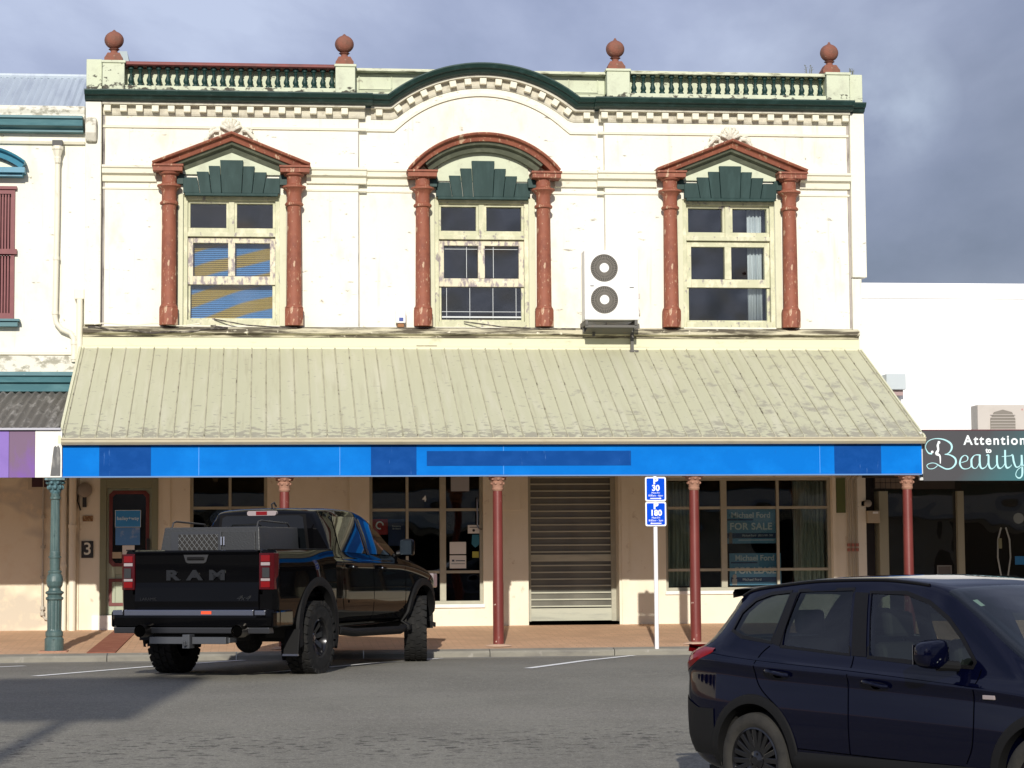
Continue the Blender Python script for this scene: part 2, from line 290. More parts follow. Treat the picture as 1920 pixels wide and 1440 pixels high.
# ------------------------------------------------------------------ helpers
def tag(o, label=None, cat=None, group=None, kind=None):
    if label: o['label'] = label
    if cat: o['category'] = cat
    if group: o['group'] = group
    if kind: o['kind'] = kind
    return o
def thing(name, label, cat, loc=(0, 0, 0), rz=0., group=None):
    o = bpy.data.objects.new(name, None); COL.objects.link(o); o.location = loc; o.rotation_euler = (0, 0, rz)
    o.empty_display_size = .2
    return tag(o, label, cat, group)
def origin(o):
    p = Vector((0, 0, 0))
    while o is not None: p += Vector(o.location); o = o.parent
    return p
class MB:
    def __init__(s): s.v = []; s.f = []
    def add(s, vs, fs):
        n = len(s.v); s.v += [tuple(map(float, q)) for q in vs]; s.f += [tuple(i+n for i in f) for f in fs]; return s
    def box(s, x0, x1, y0, y1, z0, z1):
        return s.add([(x0,y0,z0),(x1,y0,z0),(x1,y1,z0),(x0,y1,z0),(x0,y0,z1),(x1,y0,z1),(x1,y1,z1),(x0,y1,z1)],
                     [(0,3,2,1),(4,5,6,7),(0,1,5,4),(1,2,6,5),(2,3,7,6),(3,0,4,7)])
    def prism(s, poly, y0, y1, ax='y'):
        """poly in (x,z) extruded along y (ax='y'), or in (y,z) along x, or (x,y) along z"""
        n = len(poly)
        f = {'y': lambda a, b, t: (a, t, b), 'x': lambda a, b, t: (t, a, b), 'z': lambda a, b, t: (a, b, t)}[ax]
        vs = [f(a, b, y0) for a, b in poly] + [f(a, b, y1) for a, b in poly]
        return s.add(vs, [tuple(range(n)), tuple(range(2*n-1, n-1, -1))] + [(i, n+i, n+(i+1) % n, (i+1) % n) for i in range(n)])
    def lathe(s, prof, c=(0, 0, 0), n=20, axis='z', rot=0.):
        """prof: (r, h)"""
        vs = []; m = len(prof)
        for r, h in prof:
            for k in range(n):
                a = 2*PI*k/n + rot; p = (r*math.cos(a), r*math.sin(a))
                vs.append({'z': (c[0]+p[0], c[1]+p[1], c[2]+h), 'y': (c[0]+p[0], c[1]+h, c[2]+p[1]), 'x': (c[0]+h, c[1]+p[0], c[2]+p[1])}[axis])
        fs = [(i*n+k, i*n+(k+1) % n, (i+1)*n+(k+1) % n, (i+1)*n+k) for i in range(m-1) for k in range(n)]
        fs += [tuple(range(n-1, -1, -1)), tuple((m-1)*n+k for k in range(n))]
        return s.add(vs, fs)
    def tube(s, pts, r, n=8, cap=True):
        pts = [Vector(p) for p in pts]; vs = []; prev = None
        for i, p in enumerate(pts):
            d = (pts[min(i+1, len(pts)-1)] - pts[max(i-1, 0)]).normalized()
            if prev is None: a = d.orthogonal().normalized()
            else: a = (prev - d*prev.dot(d)).normalized()
            prev = a; b = d.cross(a); rad_ = r[i] if isinstance(r, (list, tuple)) else r
            for k in range(n):
                t = 2*PI*k/n; vs.append(p + (a*math.cos(t)+b*math.sin(t))*rad_)
        m = len(pts); fs = [(i*n+k, i*n+(k+1) % n, (i+1)*n+(k+1) % n, (i+1)*n+k) for i in range(m-1) for k in range(n)]
        if cap: fs += [tuple(range(n-1, -1, -1)), tuple((m-1)*n+k for k in range(n))]
        return s.add(vs, fs)
    def sphere(s, c, r, n=12, m=8, sc=(1, 1, 1)):
        vs = [(c[0], c[1], c[2]-r*sc[2])]
        for i in range(1, m):
            t = -PI/2 + PI*i/m
            for k in range(n):
                a = 2*PI*k/n; vs.append((c[0]+r*sc[0]*math.cos(t)*math.cos(a), c[1]+r*sc[1]*math.cos(t)*math.sin(a), c[2]+r*sc[2]*math.sin(t)))
        vs.append((c[0], c[1], c[2]+r*sc[2])); L_ = len(vs)-1
        fs = [(0, 1+(k+1) % n, 1+k) for k in range(n)]
        fs += [(1+i*n+k, 1+i*n+(k+1) % n, 1+(i+1)*n+(k+1) % n, 1+(i+1)*n+k) for i in range(m-2) for k in range(n)]
        fs += [(L_, 1+(m-2)*n+k, 1+(m-2)*n+(k+1) % n) for k in range(n)]
        return s.add(vs, fs)
    def sweep(s, path, prof, closed=True):
        """path: (x,z) points; prof: (n,y) with n along the path's upward normal; mitred"""
        P = [Vector((a, 0, b)) for a, b in path]; vs = []; k = len(prof)
        for i, p in enumerate(P):
            d1 = (P[i]-P[i-1]).normalized() if i else (P[1]-P[0]).normalized()
            d2 = (P[i+1]-P[i]).normalized() if i < len(P)-1 else d1
            n1 = Vector((-d1.z, 0, d1.x)); n2 = Vector((-d2.z, 0, d2.x)); n_ = (n1+n2).normalized(); sc = 1/max(.3, n_.dot(n1))
            for a, y in prof: vs.append((p.x+n_.x*a*sc, y, p.z+n_.z*a*sc))
        fs = [(i*k+j, i*k+(j+1) % k, (i+1)*k+(j+1) % k, (i+1)*k+j) for i in range(len(P)-1) for j in range(k if closed else k-1)]
        fs += [tuple(range(k-1, -1, -1)), tuple((len(P)-1)*k+j for j in range(k))]
        return s.add(vs, fs)
    def grid(s, pts):
        """pts: rows x cols of 3-D points, open sheet"""
        r = len(pts); c = len(pts[0])
        return s.add([q for row in pts for q in row], [(i*c+j, i*c+j+1, (i+1)*c+j+1, (i+1)*c+j) for i in range(r-1) for j in range(c-1)])
    def build(s, name, m, parent=None, smooth=False, bevel=0., at=None, local=False, solid=0.):
        off = Vector((0, 0, 0)); loc = Vector((0, 0, 0))
        if at is not None: loc = Vector(at) - (origin(parent) if parent and not local else Vector((0, 0, 0)))
        elif parent is not None and not local: off = origin(parent)
        me = bpy.data.meshes.new(name); me.from_pydata([(a-off.x, b-off.y, c-off.z) for a, b, c in s.v], [], s.f)
        bm = bmesh.new(); bm.from_mesh(me); bmesh.ops.recalc_face_normals(bm, faces=bm.faces); bm.to_mesh(me); bm.free()
        me.materials.append(m)
        o = bpy.data.objects.new(name, me); COL.objects.link(o); o.parent = parent; o.location = loc
        if smooth:
            me.polygons.foreach_set('use_smooth', [True]*len(me.polygons))
            try: me.set_sharp_from_angle(angle=rad(35))
            except Exception: pass
        if solid:
            q = o.modifiers.new('thickness', 'SOLIDIFY'); q.thickness = solid; q.offset = 0
        if bevel:
            q = o.modifiers.new('bevel', 'BEVEL'); q.width = bevel; q.segments = 2; q.limit_method = 'ANGLE'; q.angle_limit = rad(40)
        return o
def build_each(mb, name, m, parent=None, **k):
    """one object per connected piece"""
    p = list(range(len(mb.v)))
    def find(a):
        while p[a] != a: p[a] = p[p[a]]; a = p[a]
        return a
    for f in mb.f:
        for i in f[1:]: p[find(i)] = find(f[0])
    groups = {}
    for f in mb.f: groups.setdefault(find(f[0]), []).append(f)
    out_ = []
    for fs in groups.values():
        ids = sorted({i for f in fs for i in f}); mp_ = {a: b for b, a in enumerate(ids)}
        q = MB(); q.v = [mb.v[i] for i in ids]; q.f = [tuple(mp_[i] for i in f) for f in fs]; out_.append(q.build(name, m, parent, **k))
    return out_
def copy_tree(o, parent=None, loc=None):
    c = o.copy(); COL.objects.link(c)
    if parent is not None: c.parent = parent
    if loc is not None: c.location = loc
    for ch in list(o.children): copy_tree(ch, c)
    return c
def boolean(o, cutters, op='DIFFERENCE'):
    for c in cutters:
        q = o.modifiers.new('b', 'BOOLEAN'); q.operation = op; q.object = c; q.solver = 'EXACT'
    dg = bpy.context.evaluated_depsgraph_get(); dg.update()
    me = bpy.data.meshes.new_from_object(o.evaluated_get(dg)); old = o.data; o.modifiers.clear(); o.data = me
    me.name = old.name
    for c in cutters: bpy.data.objects.remove(c)
    return o
def text(name, body, size, m, loc, parent=None, rot=(PI/2, 0, 0), ext=.002, shear=0., bold=0., spacing=1., align='CENTER', sx=1., local=False):
    cu = bpy.data.curves.new(name, 'FONT'); cu.body = body; cu.size = size; cu.extrude = ext; cu.shear = shear; cu.offset = bold
    cu.space_character = spacing; cu.align_x = align; cu.align_y = 'CENTER'
    t = bpy.data.objects.new('tmp', cu); COL.objects.link(t)
    dg = bpy.context.evaluated_depsgraph_get(); dg.update()
    me = bpy.data.meshes.new_from_object(t.evaluated_get(dg)); bpy.data.objects.remove(t)
    me.name = name; me.materials.clear(); me.materials.append(m)
    for v in me.vertices: v.co.x *= sx
    o = bpy.data.objects.new(name, me); COL.objects.link(o); o.rotation_euler = rot; o.parent = parent
    o.location = Vector(loc) - (origin(parent) if parent and not local else Vector((0, 0, 0)))
    return o
def wall(mb, x0, x1, z0, z1, ops, Y, depth=.25):
    """front face at Y with rectangular openings and their reveals; back face at Y+depth"""
    xs = sorted({x0, x1, *[o[0] for o in ops], *[o[1] for o in ops]}); zs = sorted({z0, z1, *[o[2] for o in ops], *[o[3] for o in ops]})
    inside = lambda x, z: any(a < x < b and c < z < d for a, b, c, d in ops)
    for i in range(len(xs)-1):
        for j in range(len(zs)-1):
            if inside((xs[i]+xs[i+1])/2, (zs[j]+zs[j+1])/2): continue
            for y in (Y, Y+depth):
                mb.add([(xs[i], y, zs[j]), (xs[i+1], y, zs[j]), (xs[i+1], y, zs[j+1]), (xs[i], y, zs[j+1])], [(0, 1, 2, 3)])
    def ring(a, b, c, d):
        mb.add([(a,Y,c),(b,Y,c),(b,Y,d),(a,Y,d),(a,Y+depth,c),(b,Y+depth,c),(b,Y+depth,d),(a,Y+depth,d)], [(0,1,5,4),(1,2,6,5),(2,3,7,6),(3,0,4,7)])
    ring(x0, x1, z0, z1)
    for o in ops: ring(*o)
def arc(cx, zc, half, sag, n=24, trim=0.):
    R = (half*half+sag*sag)/(2*sag); a0 = math.asin(half/R); c = zc+sag-R
    return [(cx+R*math.sin(-a0+2*a0*i/n), c+R*math.cos(-a0+2*a0*i/n)) for i in range(n+1)]

# ------------------------------------------------------------------ the street
def road_z(y):
    return float(np.interp(y, [-60, -34, -32, -24, -20, -17, -13, -9, -6, -3.95], [-.62, -.56, -.55, -.50, -.405, -.26, -.06, .068, .06, .035]))
ys_ = [-130, -60, -34, -32] + [-31+.5*i for i in range(54)] + [-3.95]
mb = MB(); mb.grid([[(x, y, road_z(y)) for x in (-200, -20, -6, 0, 6, 20, 200)] for y in ys_])
tag(mb.build('road', asph_m, smooth=True), kind='structure')
mb = MB(); mb.grid([[(x, y, z) for x in (-400, 400)] for y, z in ((-500, -.9), (12, -.9), (500, -.9))])
tag(mb.build('ground', kerb_m), kind='structure')
def path_z(y): return .150 + (y+3.8)*.0575
mb = MB(); mb.grid([[(x, y, path_z(y)) for x in (-200, 200)] for y in (-3.8, -2, 0, 1.2)])
tag(mb.build('footpath', paver_m), kind='structure')
mb = MB(); mb.prism([(-2.50, -3.8), (-2.10, -3.8), (-1.98, -.06), (-2.34, -.06)], 0, .01, 'z')
vs_ = [(a, b, path_z(b)+.004+c) for a, b, c in mb.v]; mb.v = vs_
tag(mb.build('paver_band', redpav_m), kind='structure')
mb = MB()
x = -40.0
while x < 40:                                    # kerbstones laid end to end
    L_ = 1.8; mb.prism([(-3.95, -.1), (-3.95, .10), (-3.925, .125), (-3.80, .152), (-3.78, -.1)], x, x+L_-.012, 'x'); x += L_
tag(mb.build('kerb', kerb_m), kind='structure')
mb = MB(); mb.box(-40, 40, -4.25, -3.94, -.1, 0); mb.v = [(a, b, (road_z(b)+.004) if c > -.05 else c) for a, b, c in mb.v]
tag(mb.build('gutter_channel', mat('gutter_concrete', (.19, .185, .17), .9, layers=[((.12, .115, .1), (1.5, 6, 6), .45, .7, 7)])), kind='structure')
mb = MB()
def stripe(a, b, wd=.12):
    a = Vector(a); b = Vector(b); d = (b-a).normalized(); n = Vector((-d.y, d.x))*wd/2; k = 10
    rows = []
    for i in range(k+1):
        p = a+(b-a)*i/k; rows.append([(p.x+n.x, p.y+n.y, road_z(p.y)+.006), (p.x-n.x, p.y-n.y, road_z(p.y)+.006)])
    mb.grid(rows)
stripe((-2.75, -8.45), (-.3, -3.98)); stripe((-.1, -8.5), (2.45, -4.3)); stripe((3.26, -8.03), (5.25, -4.02)); stripe((-6.2, -8.45), (-3.2, -5.35))
stripe((-9, -8.4), (-6.6, -4.0)); stripe((9.9, -8.4), (12.1, -4.0)); stripe((6.5, -8.4), (8.6, -4.0))
tag(mb.build('road_marking', line_m), kind='structure')
mb = MB(); mb.box(-200, 200, -60, -32.15, -.7, -.38); mb.box(-200, 200, -32.15, -32, -.7, -.38)
tag(mb.build('pavement', kerb_m), kind='structure')

# ------------------------------------------------------------------ main building
X0, X1 = -2.86, 9.88
B = thing('shop_building', 'cream two storey building with terracotta columns, arched parapet and blue veranda fascia', 'building', (3.5, 0, .15))
WC = [(-.545, 'p'), (3.505, 'a'), (7.585, 'p')]
mb = MB()
# upper wall: two side bays 8 cm proud of the middle bay
wall(mb, -2.60, 1.50, 4.82, 8.93, [(WC[0][0]-.77, WC[0][0]+.77, 5.20, 7.32)], 0, .30)
wall(mb, 1.50, 5.52, 4.82, 8.78, [(WC[1][0]-.77, WC[1][0]+.77, 5.20, 7.32)], .08, .30)
wall(mb, 5.52, 9.63, 4.82, 8.93, [(WC[2][0]-.77, WC[2][0]+.77, 5.20, 7.32)], 0, .30)
ai_ = arc(3.53, 8.78, 1.50, .555, 36); mb.prism([(1.9, 8.70), (5.16, 8.70), (5.16, 8.78)] + list(reversed(ai_)) + [(1.9, 8.78)], .081, .38)
B_wall = mb.build('upper_wall', wall_m, B)
mb = MB(); mb.box(X0, -2.61, -.16, 11, 5.19, 8.77); mb.box(X0, -2.61, .02, 11, 4.9, 5.189); mb.box(9.64, X1, -.10, 11, 6.03, 8.77); mb.box(9.64, 9.80, -.05, 11, .3, 6.02)
mb.box(X0, -2.61, .1, 11, .3, 4.89)
build_each(mb, 'party_wall', pier_m, B, bevel=.01)
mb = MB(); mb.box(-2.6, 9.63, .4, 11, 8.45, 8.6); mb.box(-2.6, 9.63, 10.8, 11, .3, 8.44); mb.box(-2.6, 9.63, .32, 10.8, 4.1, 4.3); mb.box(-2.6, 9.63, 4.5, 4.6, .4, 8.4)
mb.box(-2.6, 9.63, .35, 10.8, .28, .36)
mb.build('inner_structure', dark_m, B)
mb = MB()
mb.prism([(-2.44, 9.3), (-2.24, 9.3), (-2.24, 9.60), (-2.31, 9.95), (-2.44, 9.95)], 1.4, 6.0); mb.build('rear_gable', mat('rear_gable_iron', (.34, .40, .42), .6), B)

# lower wall with openings (door, window, shopfront, shutter, window)
LOW = [(-2.60, -1.69, .42, 2.75), (-1.19, .03, .95, 2.9), (1.66, 3.49, .66, 2.9), (4.22, 5.70, .42, 2.98), (6.47, 9.23, .84, 2.74)]
mb = MB(); wall(mb, -2.92, 9.72, .25, 4.8, LOW, 0, .42); lw = mb.build('lower_wall', low_m, B)
mb = MB(); mb.box(1.34, 1.655, -.05, -.002, .36, 3.4); mb.box(-1.62, -1.50, -.03, -.002, .36, 3.4); mb.box(5.74, 5.86, -.025, -.002, .36, 3.4); mb.box(9.24, 9.30, -.04, -.002, .4, 3.4)
build_each(mb, 'pilaster', low_m, B)

mb = MB(); mb.box(1.488, 1.499, -.003, .01, 5.19, 8.6); mb.box(5.521, 5.532, -.003, .01, 5.19, 8.6); mb.box(-2.608, -2.56, -.004, .01, 5.19, 8.6); mb.box(9.60, 9.638, -.004, .01, 5.19, 8.6)  # thin dark grey strips along the bay edges and beside the piers
build_each(mb, 'wall_edge_strip', mat('dark_grey_strip', (.36, .33, .31), .9, layers=[((.15, .13, .12), (9, 9, 2), .5, .65, 7)]), B)
# stringcourse and mouldings that wrap the bays
def bays(fn):
    fn(-2.60, 1.62, 0.); fn(1.62, 5.40, .08); fn(5.40, 9.63, 0.)
def band(name, prof_fn, m, skip=None, bevel=0.):
    mb = MB()
    for a, b, y in ((-2.60, 1.62, 0.), (1.621, 5.399, .08), (5.40, 9.63, 0.)):
        segs = [(a, b)]
        for c, _ in WC:
            if skip:
                ns = []
                for p, q in segs:
                    if q <= c-skip or p >= c+skip: ns.append((p, q)); continue
                    if p < c-skip: ns.append((p, c-skip))
                    if q > c+skip: ns.append((c+skip, q))
                segs = ns
        for p, q in segs: mb.prism([(u+y, v) for u, v in prof_fn], p, q, 'x')
    return build_each(mb, name, m, B)
band('stringcourse', [(.0, 7.50), (-.05, 7.51), (-.06, 7.60), (-.13, 7.63), (-.14, 7.70), (-.17, 7.72), (-.17, 7.755), (.0, 7.78)], trim_m, skip=1.20)
band('thin_moulding', [(.0, 7.385), (-.022, 7.39), (-.022, 7.42), (0, 7.425)], trim_m, skip=1.05)
mb = MB()
for a, b in ((-2.6, 1.62), (5.42, 9.63)): mb.prism([(0, 8.38), (-.03, 8.385), (-.035, 8.42), (0, 8.43)], a, b, 'x')
mb.sweep([(1.63, 8.39), (2.08, 8.39)] + arc(3.52, 8.40, 1.42, .60, 28)[1:-1] + [(4.97, 8.39), (5.41, 8.39)], [(0, .081), (0, .045), (.045, .045), (.045, .081)])
build_each(mb, 'frieze_moulding', trim_m, B)

# cornice: straight, arched over the middle, straight
A_ = arc(3.53, 8.80, 1.50, .535, 36)
path_c = [(1.70, 8.79), (2.0, 8.79)] + A_ + [(5.06, 8.79), (5.37, 8.79)]
prof = [(0, .10), (0, -.20), (.02, -.26), (.07, -.30), (.075, -.34), (.13, -.385), (.15, -.385), (.16, .10)]
mb = MB()
mb.sweep([(-2.62, 8.785), (1.715, 8.785)], prof); mb.sweep([(5.345, 8.785), (9.66, 8.785)], prof)
mb.sweep(path_c, [(a, y+.085) for a, y in prof])
mb.sweep([(X0-.01, 8.785), (-2.621, 8.785)], [(a, y+.02) for a, y in prof]); mb.sweep([(9.661, 8.785), (X1+.01, 8.785)], [(a, y+.15) for a, y in prof])
mb.build('cornice', green_m, B, smooth=True)
mb = MB()   # cream bed moulding under the cornice
bed = [(-.002, .02), (-.002, -.16), (-.045, -.16), (-.05, -.05), (-.17, -.035), (-.20, -.02), (-.20, .02)]
mb.sweep([(-2.60, 8.785), (1.60, 8.785)], bed); mb.sweep([(5.44, 8.785), (9.63, 8.785)], bed); mb.sweep(path_c, [(a, y+.085) for a, y in bed])
mb.build('bed_moulding', mat('bed_moulding_paint', (.60, .57, .47), .8, layers=[((.4, .37, .3), 7, .5, .7, 6)]), B)
mb = MB()
def dentil(x, z, ang, y):
    c, s = math.cos(ang), math.sin(ang)
    vs = [(x+c*u-s*v, yy, z+s*u+c*v) for yy in (y-.135, y-.03) for u, v in ((-.055, -.155), (.055, -.155), (.055, -.05), (-.055, -.05))]
    mb.add(vs, [(0, 1, 2, 3), (7, 6, 5, 4), (0, 4, 5, 1), (1, 5, 6, 2), (2, 6, 7, 3), (3, 7, 4, 0)])
for k in range(16): dentil(-2.52+k*.2525, 8.785, 0, 0)
for k in range(17): dentil(5.52+k*.2525, 8.785, 0, 0)
seg = np.array(path_c); dl = np.hypot(*np.diff(seg, axis=0).T); cum = np.concatenate([[0], np.cumsum(dl)])
nd = int(cum[-1]/.2525)
for k in range(nd):
    s_ = (k+.5)*cum[-1]/nd; i = min(np.searchsorted(cum, s_)-1, len(dl)-1); f_ = (s_-cum[i])/dl[i]; p = seg[i]*(1-f_)+seg[i+1]*f_; d = seg[i+1]-seg[i]
    dentil(p[0], p[1], math.atan2(d[1], d[0]), .085)
mb.build('dentil_course', trim_m, B, bevel=.008)

# parapet
P = MB()
P.box(-2.60, 1.44, -.10, .30, 8.95, 9.06); P.box(5.56, 9.63, -.10, .30, 8.95, 9.06); P.box(1.4401, 5.5599, .10, .30, 8.95, 9.06)                      # blocking course
P.box(-2.25, 1.12, .10, .30, 9.06, 9.37); P.box(5.94, 9.24, .10, .30, 9.06, 9.37)   # blank wall behind the balusters
P.box(1.44, 5.56, .10, .30, 9.061, 9.36)
for a, b in ((1.50, 2.05), (4.95, 5.45)):                      # sunk panels framed by a raised border
    for q in ((a, b, 9.315, 9.335), (a, b, 9.085, 9.105), (a, a+.02, 9.106, 9.314), (b-.02, b, 9.106, 9.314)): P.box(q[0], q[1], .08, .099, q[2], q[3])
P.box(X0, -2.615, -.06, .35, 8.95, 9.48); P.box(9.665, X1, -.04, .35, 8.95, 9.44)
# segmental wall behind the arch
a2 = [(x, z) for x, z in arc(3.53, 8.90, 1.55, .53, 24)]
P.prism([(a2[0][0], 8.96)] + [q for q in a2 if q[1] > 8.97] + [(a2[-1][0], 8.96)], .301, .36)
par = P.build('parapet', mintp_m, B, bevel=.012)
for a, b in ((-2.60, -2.25), (1.12, 1.44), (5.56, 5.94), (9.24, 9.63)):
    mb = MB(); mb.box(a, b, -.17, .32, 8.95, 9.40); mb.box(a-.02, b+.02, -.19, .34, 9.40, 9.445); mb.build('parapet_pier', mintp_m, B, bevel=.012)
mb = MB(); mb.box(-2.25, 1.12, -.12, .30, 9.375, 9.445); mb.box(-2.25, 1.12, -.14, -.12, 9.385, 9.43)
build_each(mb, 'coping_rail', mat('maroon_coping', (.20, .045, .04), .6, layers=[((.12, .04, .035), 5, .45, .7, 6)]), B, bevel=.01)
mb = MB(); mb.box(1.44, 2.9, -.06, .32, 9.361, 9.41); mb.box(4.16, 5.56, -.06, .32, 9.361, 9.41); mb.box(5.94, 9.24, -.12, .30, 9.375, 9.43)
build_each(mb, 'coping_rail', mat('mossy_coping', (.60, .62, .47), .8, layers=[((.26, .26, .18), (4, 9, 20), .5, .62, 8)], bump=.4), B, bevel=.01)
bp_ = [(.048, 0), (.048, .03), (.03, .04), (.046, .075), (.048, .10), (.022, .17), (.020, .21), (.034, .235), (.024, .25), (.044, .27), (.048, .31)]
mb = MB(); mb.lathe(bp_, n=12); bal0 = mb.build('baluster', green_m, par, smooth=True, at=(-2.155, -.02, 9.062))
me_ = bal0.data
def put_baluster(x):
    c = bal0.copy(); COL.objects.link(c); c.parent = par; c.location = Vector((x, -.02, 9.062)) - origin(par)
for k in range(1, 23): put_baluster(-2.155+k*.1464)
for k in range(21): put_baluster(6.03+k*.1568)
fp = [(.205, 0), (.205, .055), (.185, .075), (.135, .145), (.06, .155), (.055, .165), (.065, .18), (.05, .20)]
def finial(x, tip):
    mb = MB(); mb.lathe([(r*1.0, h) for r, h in fp[:4]], n=4, rot=PI/4); mb.lathe([(.085, .14), (.06, .155), (.055, .19), (.09, .215), (.07, .225)], n=16)
    n, m = 32, 12; vs = []
    for i in range(m+1):
        t = -PI/2+PI*i/m
        for k in range(n):
            a = 2*PI*k/n; lob = 1-.07*abs(math.sin(4*a))**.5*0 + .05*abs(math.cos(4*a)); r = .148*math.cos(t)*lob if 0 < i < m else .01
            vs.append((r*math.cos(a), r*math.sin(a), .365+.145*math.sin(t)))
    fs = [(i*n+k, i*n+(k+1) % n, (i+1)*n+(k+1) % n, (i+1)*n+k) for i in range(m) for k in range(n)]
    mb.add(vs, fs); mb.lathe([(.07, .49), (.03, .515), (.012, .535 if not tip else .55)], n=10)
    return mb.build('finial', fin_m, B, smooth=True, at=(x, .02, 9.445))
finial(-2.43, 0); finial(1.27, 0); finial(5.73, 1); finial(9.34, 1)

# ------------------------------------------------------------------ upper windows
def pediment(cx, kind, zc):
    """terracotta hood on two blocks; zc = underside of the feet"""
    mb = MB(); yb = .10 if kind == 'a' else .0
    if kind == 'p':
        pts = [(cx-1.24, zc+.095), (cx, zc+.585), (cx+1.24, zc+.095)]; inner = [(cx-.90, zc+.10), (cx, zc+.46), (cx+.90, zc+.10)]
    else:
        pts = arc(cx, zc+.10, 1.20, .575, 30)
    face = [(-.075, yb), (-.075, -.24), (-.02, -.26), (.0, -.28), (.015, -.335), (.04, -.35), (.055, -.35), (.06, yb)]
    mb.sweep(pts, face)
    for s in (-1, 1):
        a, b = sorted((cx+s*.775, cx+s*1.245)); mb.box(a, b, -.30, yb-.002, zc, zc+.075); mb.box(a-.015, b+.015, -.325, yb-.002, zc+.076, zc+.11)
    p = mb.build('pediment', red_m, B, bevel=.006)
    # soffit ring and tympanum
    mb = MB()
    ins = [(-.22, yb-.003), (-.22, -.06), (-.14, -.10), (-.12, -.18), (-.0755, -.20), (-.0755, yb-.003)]
    if kind == 'p': sp_ = [(cx-1.0, zc+.19), (cx, zc+.585), (cx+1.0, zc+.19)]
    else: sp_ = arc(cx, zc+.10, 1.20, .575, 30)[3:-3]
    mb.sweep(sp_, ins); mb.build('soffit', soff_m, B)
    mb = MB(); zz = zc-.01
    if kind == 'p': poly = [(cx-.775, zz), (cx+.775, zz), (cx+.775, zc+.16), (cx, zc+.44), (cx-.775, zc+.16)]
    else: poly = [(cx-.775, zz), (cx+.775, zz)] + [(x, min(z, zc+.47)) for x, z in reversed(arc(cx, zc+.02, 1.12, .47, 20)) if abs(x-cx) < .775]
    mb.prism([(x, z) for x, z in poly], yb-.05, yb-.004); mb.build('tympanum', mint_m, B)
    # stepped fan of voussoirs
    mb = MB(); zb = 7.325
    tops = [(0, .19, .535), (.19, .385, .44), (.385, .60, .345), (.60, .775, .25)] if kind == 'p' else [(0, .19, .59), (.19, .39, .465), (.39, .60, .345), (.60, .775, .235)]
    for i, (a, b, h) in enumerate(tops):
        ab, bb_ = a*.84, b*(.84 if i < 3 else 1.0); a, b = a*(.84+.16*h/.56), (b*(.84+.16*h/.56) if i < 3 else b)
        if i == 0: quads = [[(-bb_, 0), (bb_, 0), (b, h), (-b, h)]]
        else: quads = [[(s*ab, 0), (s*bb_, 0), (s*b, h), (s*a, h)] for s in (1, -1)]
        for qd in quads:
            g_ = .004; cxm = sum(u for u, _ in qd)/4
            mb.prism([(cx+u-g_*(1 if u > cxm else -1), zb+v) for u, v in qd], yb-.10-(.012 if i == 0 else .004*(i % 2)), yb-.051)
    mb.box(cx-.74, cx+.74, yb-.12, yb-.02, 7.28, 7.324)
    mb.build('keystone_fan', greenfan_m, B, bevel=.005)
    return p
pediment(WC[0][0], 'p', 7.645); pediment(3.525, 'a', 7.60); pediment(7.605, 'p', 7.635)

colp = [(.158, 0), (.158, .26), (.150, .285), (.128, .32), (.122, .34), (.118, 1.1), (.112, 1.90), (.112, 1.925), (.145, 1.94), (.150, 1.965), (.135, 1.985), (.118, 2.0), (.116, 2.13),
        (.128, 2.165), (.172, 2.215), (.192, 2.225), (.192, 2.252), (.14, 2.265), (.118, 2.29), (.118, 2.40), (.16, 2.425), (.17, 2.455)]
for i, cx in enumerate((-1.535, .455, 2.525, 4.495, 6.59, 8.58)):
    mb = MB(); mb.lathe(colp[:3], n=8, rot=PI/8); mb.lathe(colp[2:], n=24)
    mb.build('column', red_m, B, smooth=True, at=(cx, -.13, 5.185))
for i, cx in enumerate((-1.535, .455, 2.525, 4.495, 6.59, 8.58)):   # dark blocks behind the column heads
    s = 1 if i % 2 == 0 else -1; mb = MB(); mb.box(*sorted((cx+s*.06, cx+s*.24)), -.10, -.003 if i not in (2, 3) else .077, 7.47, 7.62); mb.build('column_block', green_m, B)

def scroll(cx, z):
    mb = MB()
    def blob(x, zz, r, sx=1., sz=1.): mb.sphere((cx+x, -.06, z+zz), r, 10, 6, (sx, .8, sz))
    for k in range(7):
        a = -1.15+k*2.3/6; rr_ = .145 + .03*math.cos(a)
        mb.tube([(cx+.03*math.sin(a), -.05, z+.04), (cx+rr_*.6*math.sin(a), -.09, z+.04+rr_*.62*math.cos(a)), (cx+rr_*math.sin(a), -.07, z+.05+rr_*math.cos(a))], [.012, .026, .034], 8)
        blob(rr_*math.sin(a), .05+rr_*math.cos(a), .036)
    for s in (-1, 1):
        pts = []
        for i in range(22):
            t = i/21; a = t*3.6*PI*.5; r = .10*(1-t)+.022
            pts.append((cx+s*(.235+r*math.cos(a+.4)*.9), -.06, z-.02+r*math.sin(a+.4)))
        mb.tube(pts, [.028-.010*i/21 for i in range(22)], 8)
        mb.tube([(cx+s*.17, -.06, z+.05), (cx+s*.27, -.06, z+.045), (cx+s*.34, -.06, z-.035), (cx+s*.385, -.06, z-.09)], [.035, .038, .032, .02], 8)
        blob(s*.39, -.11, .045); blob(s*.385, -.085, .03)
    mb.build('scroll_ornament', mat('ornament_cream', (.72, .70, .60), .8, layers=[((.4, .38, .31), 16, .5, .66, 6)]), B, smooth=True)
scroll(-.56, 8.30); scroll(7.62, 8.27)

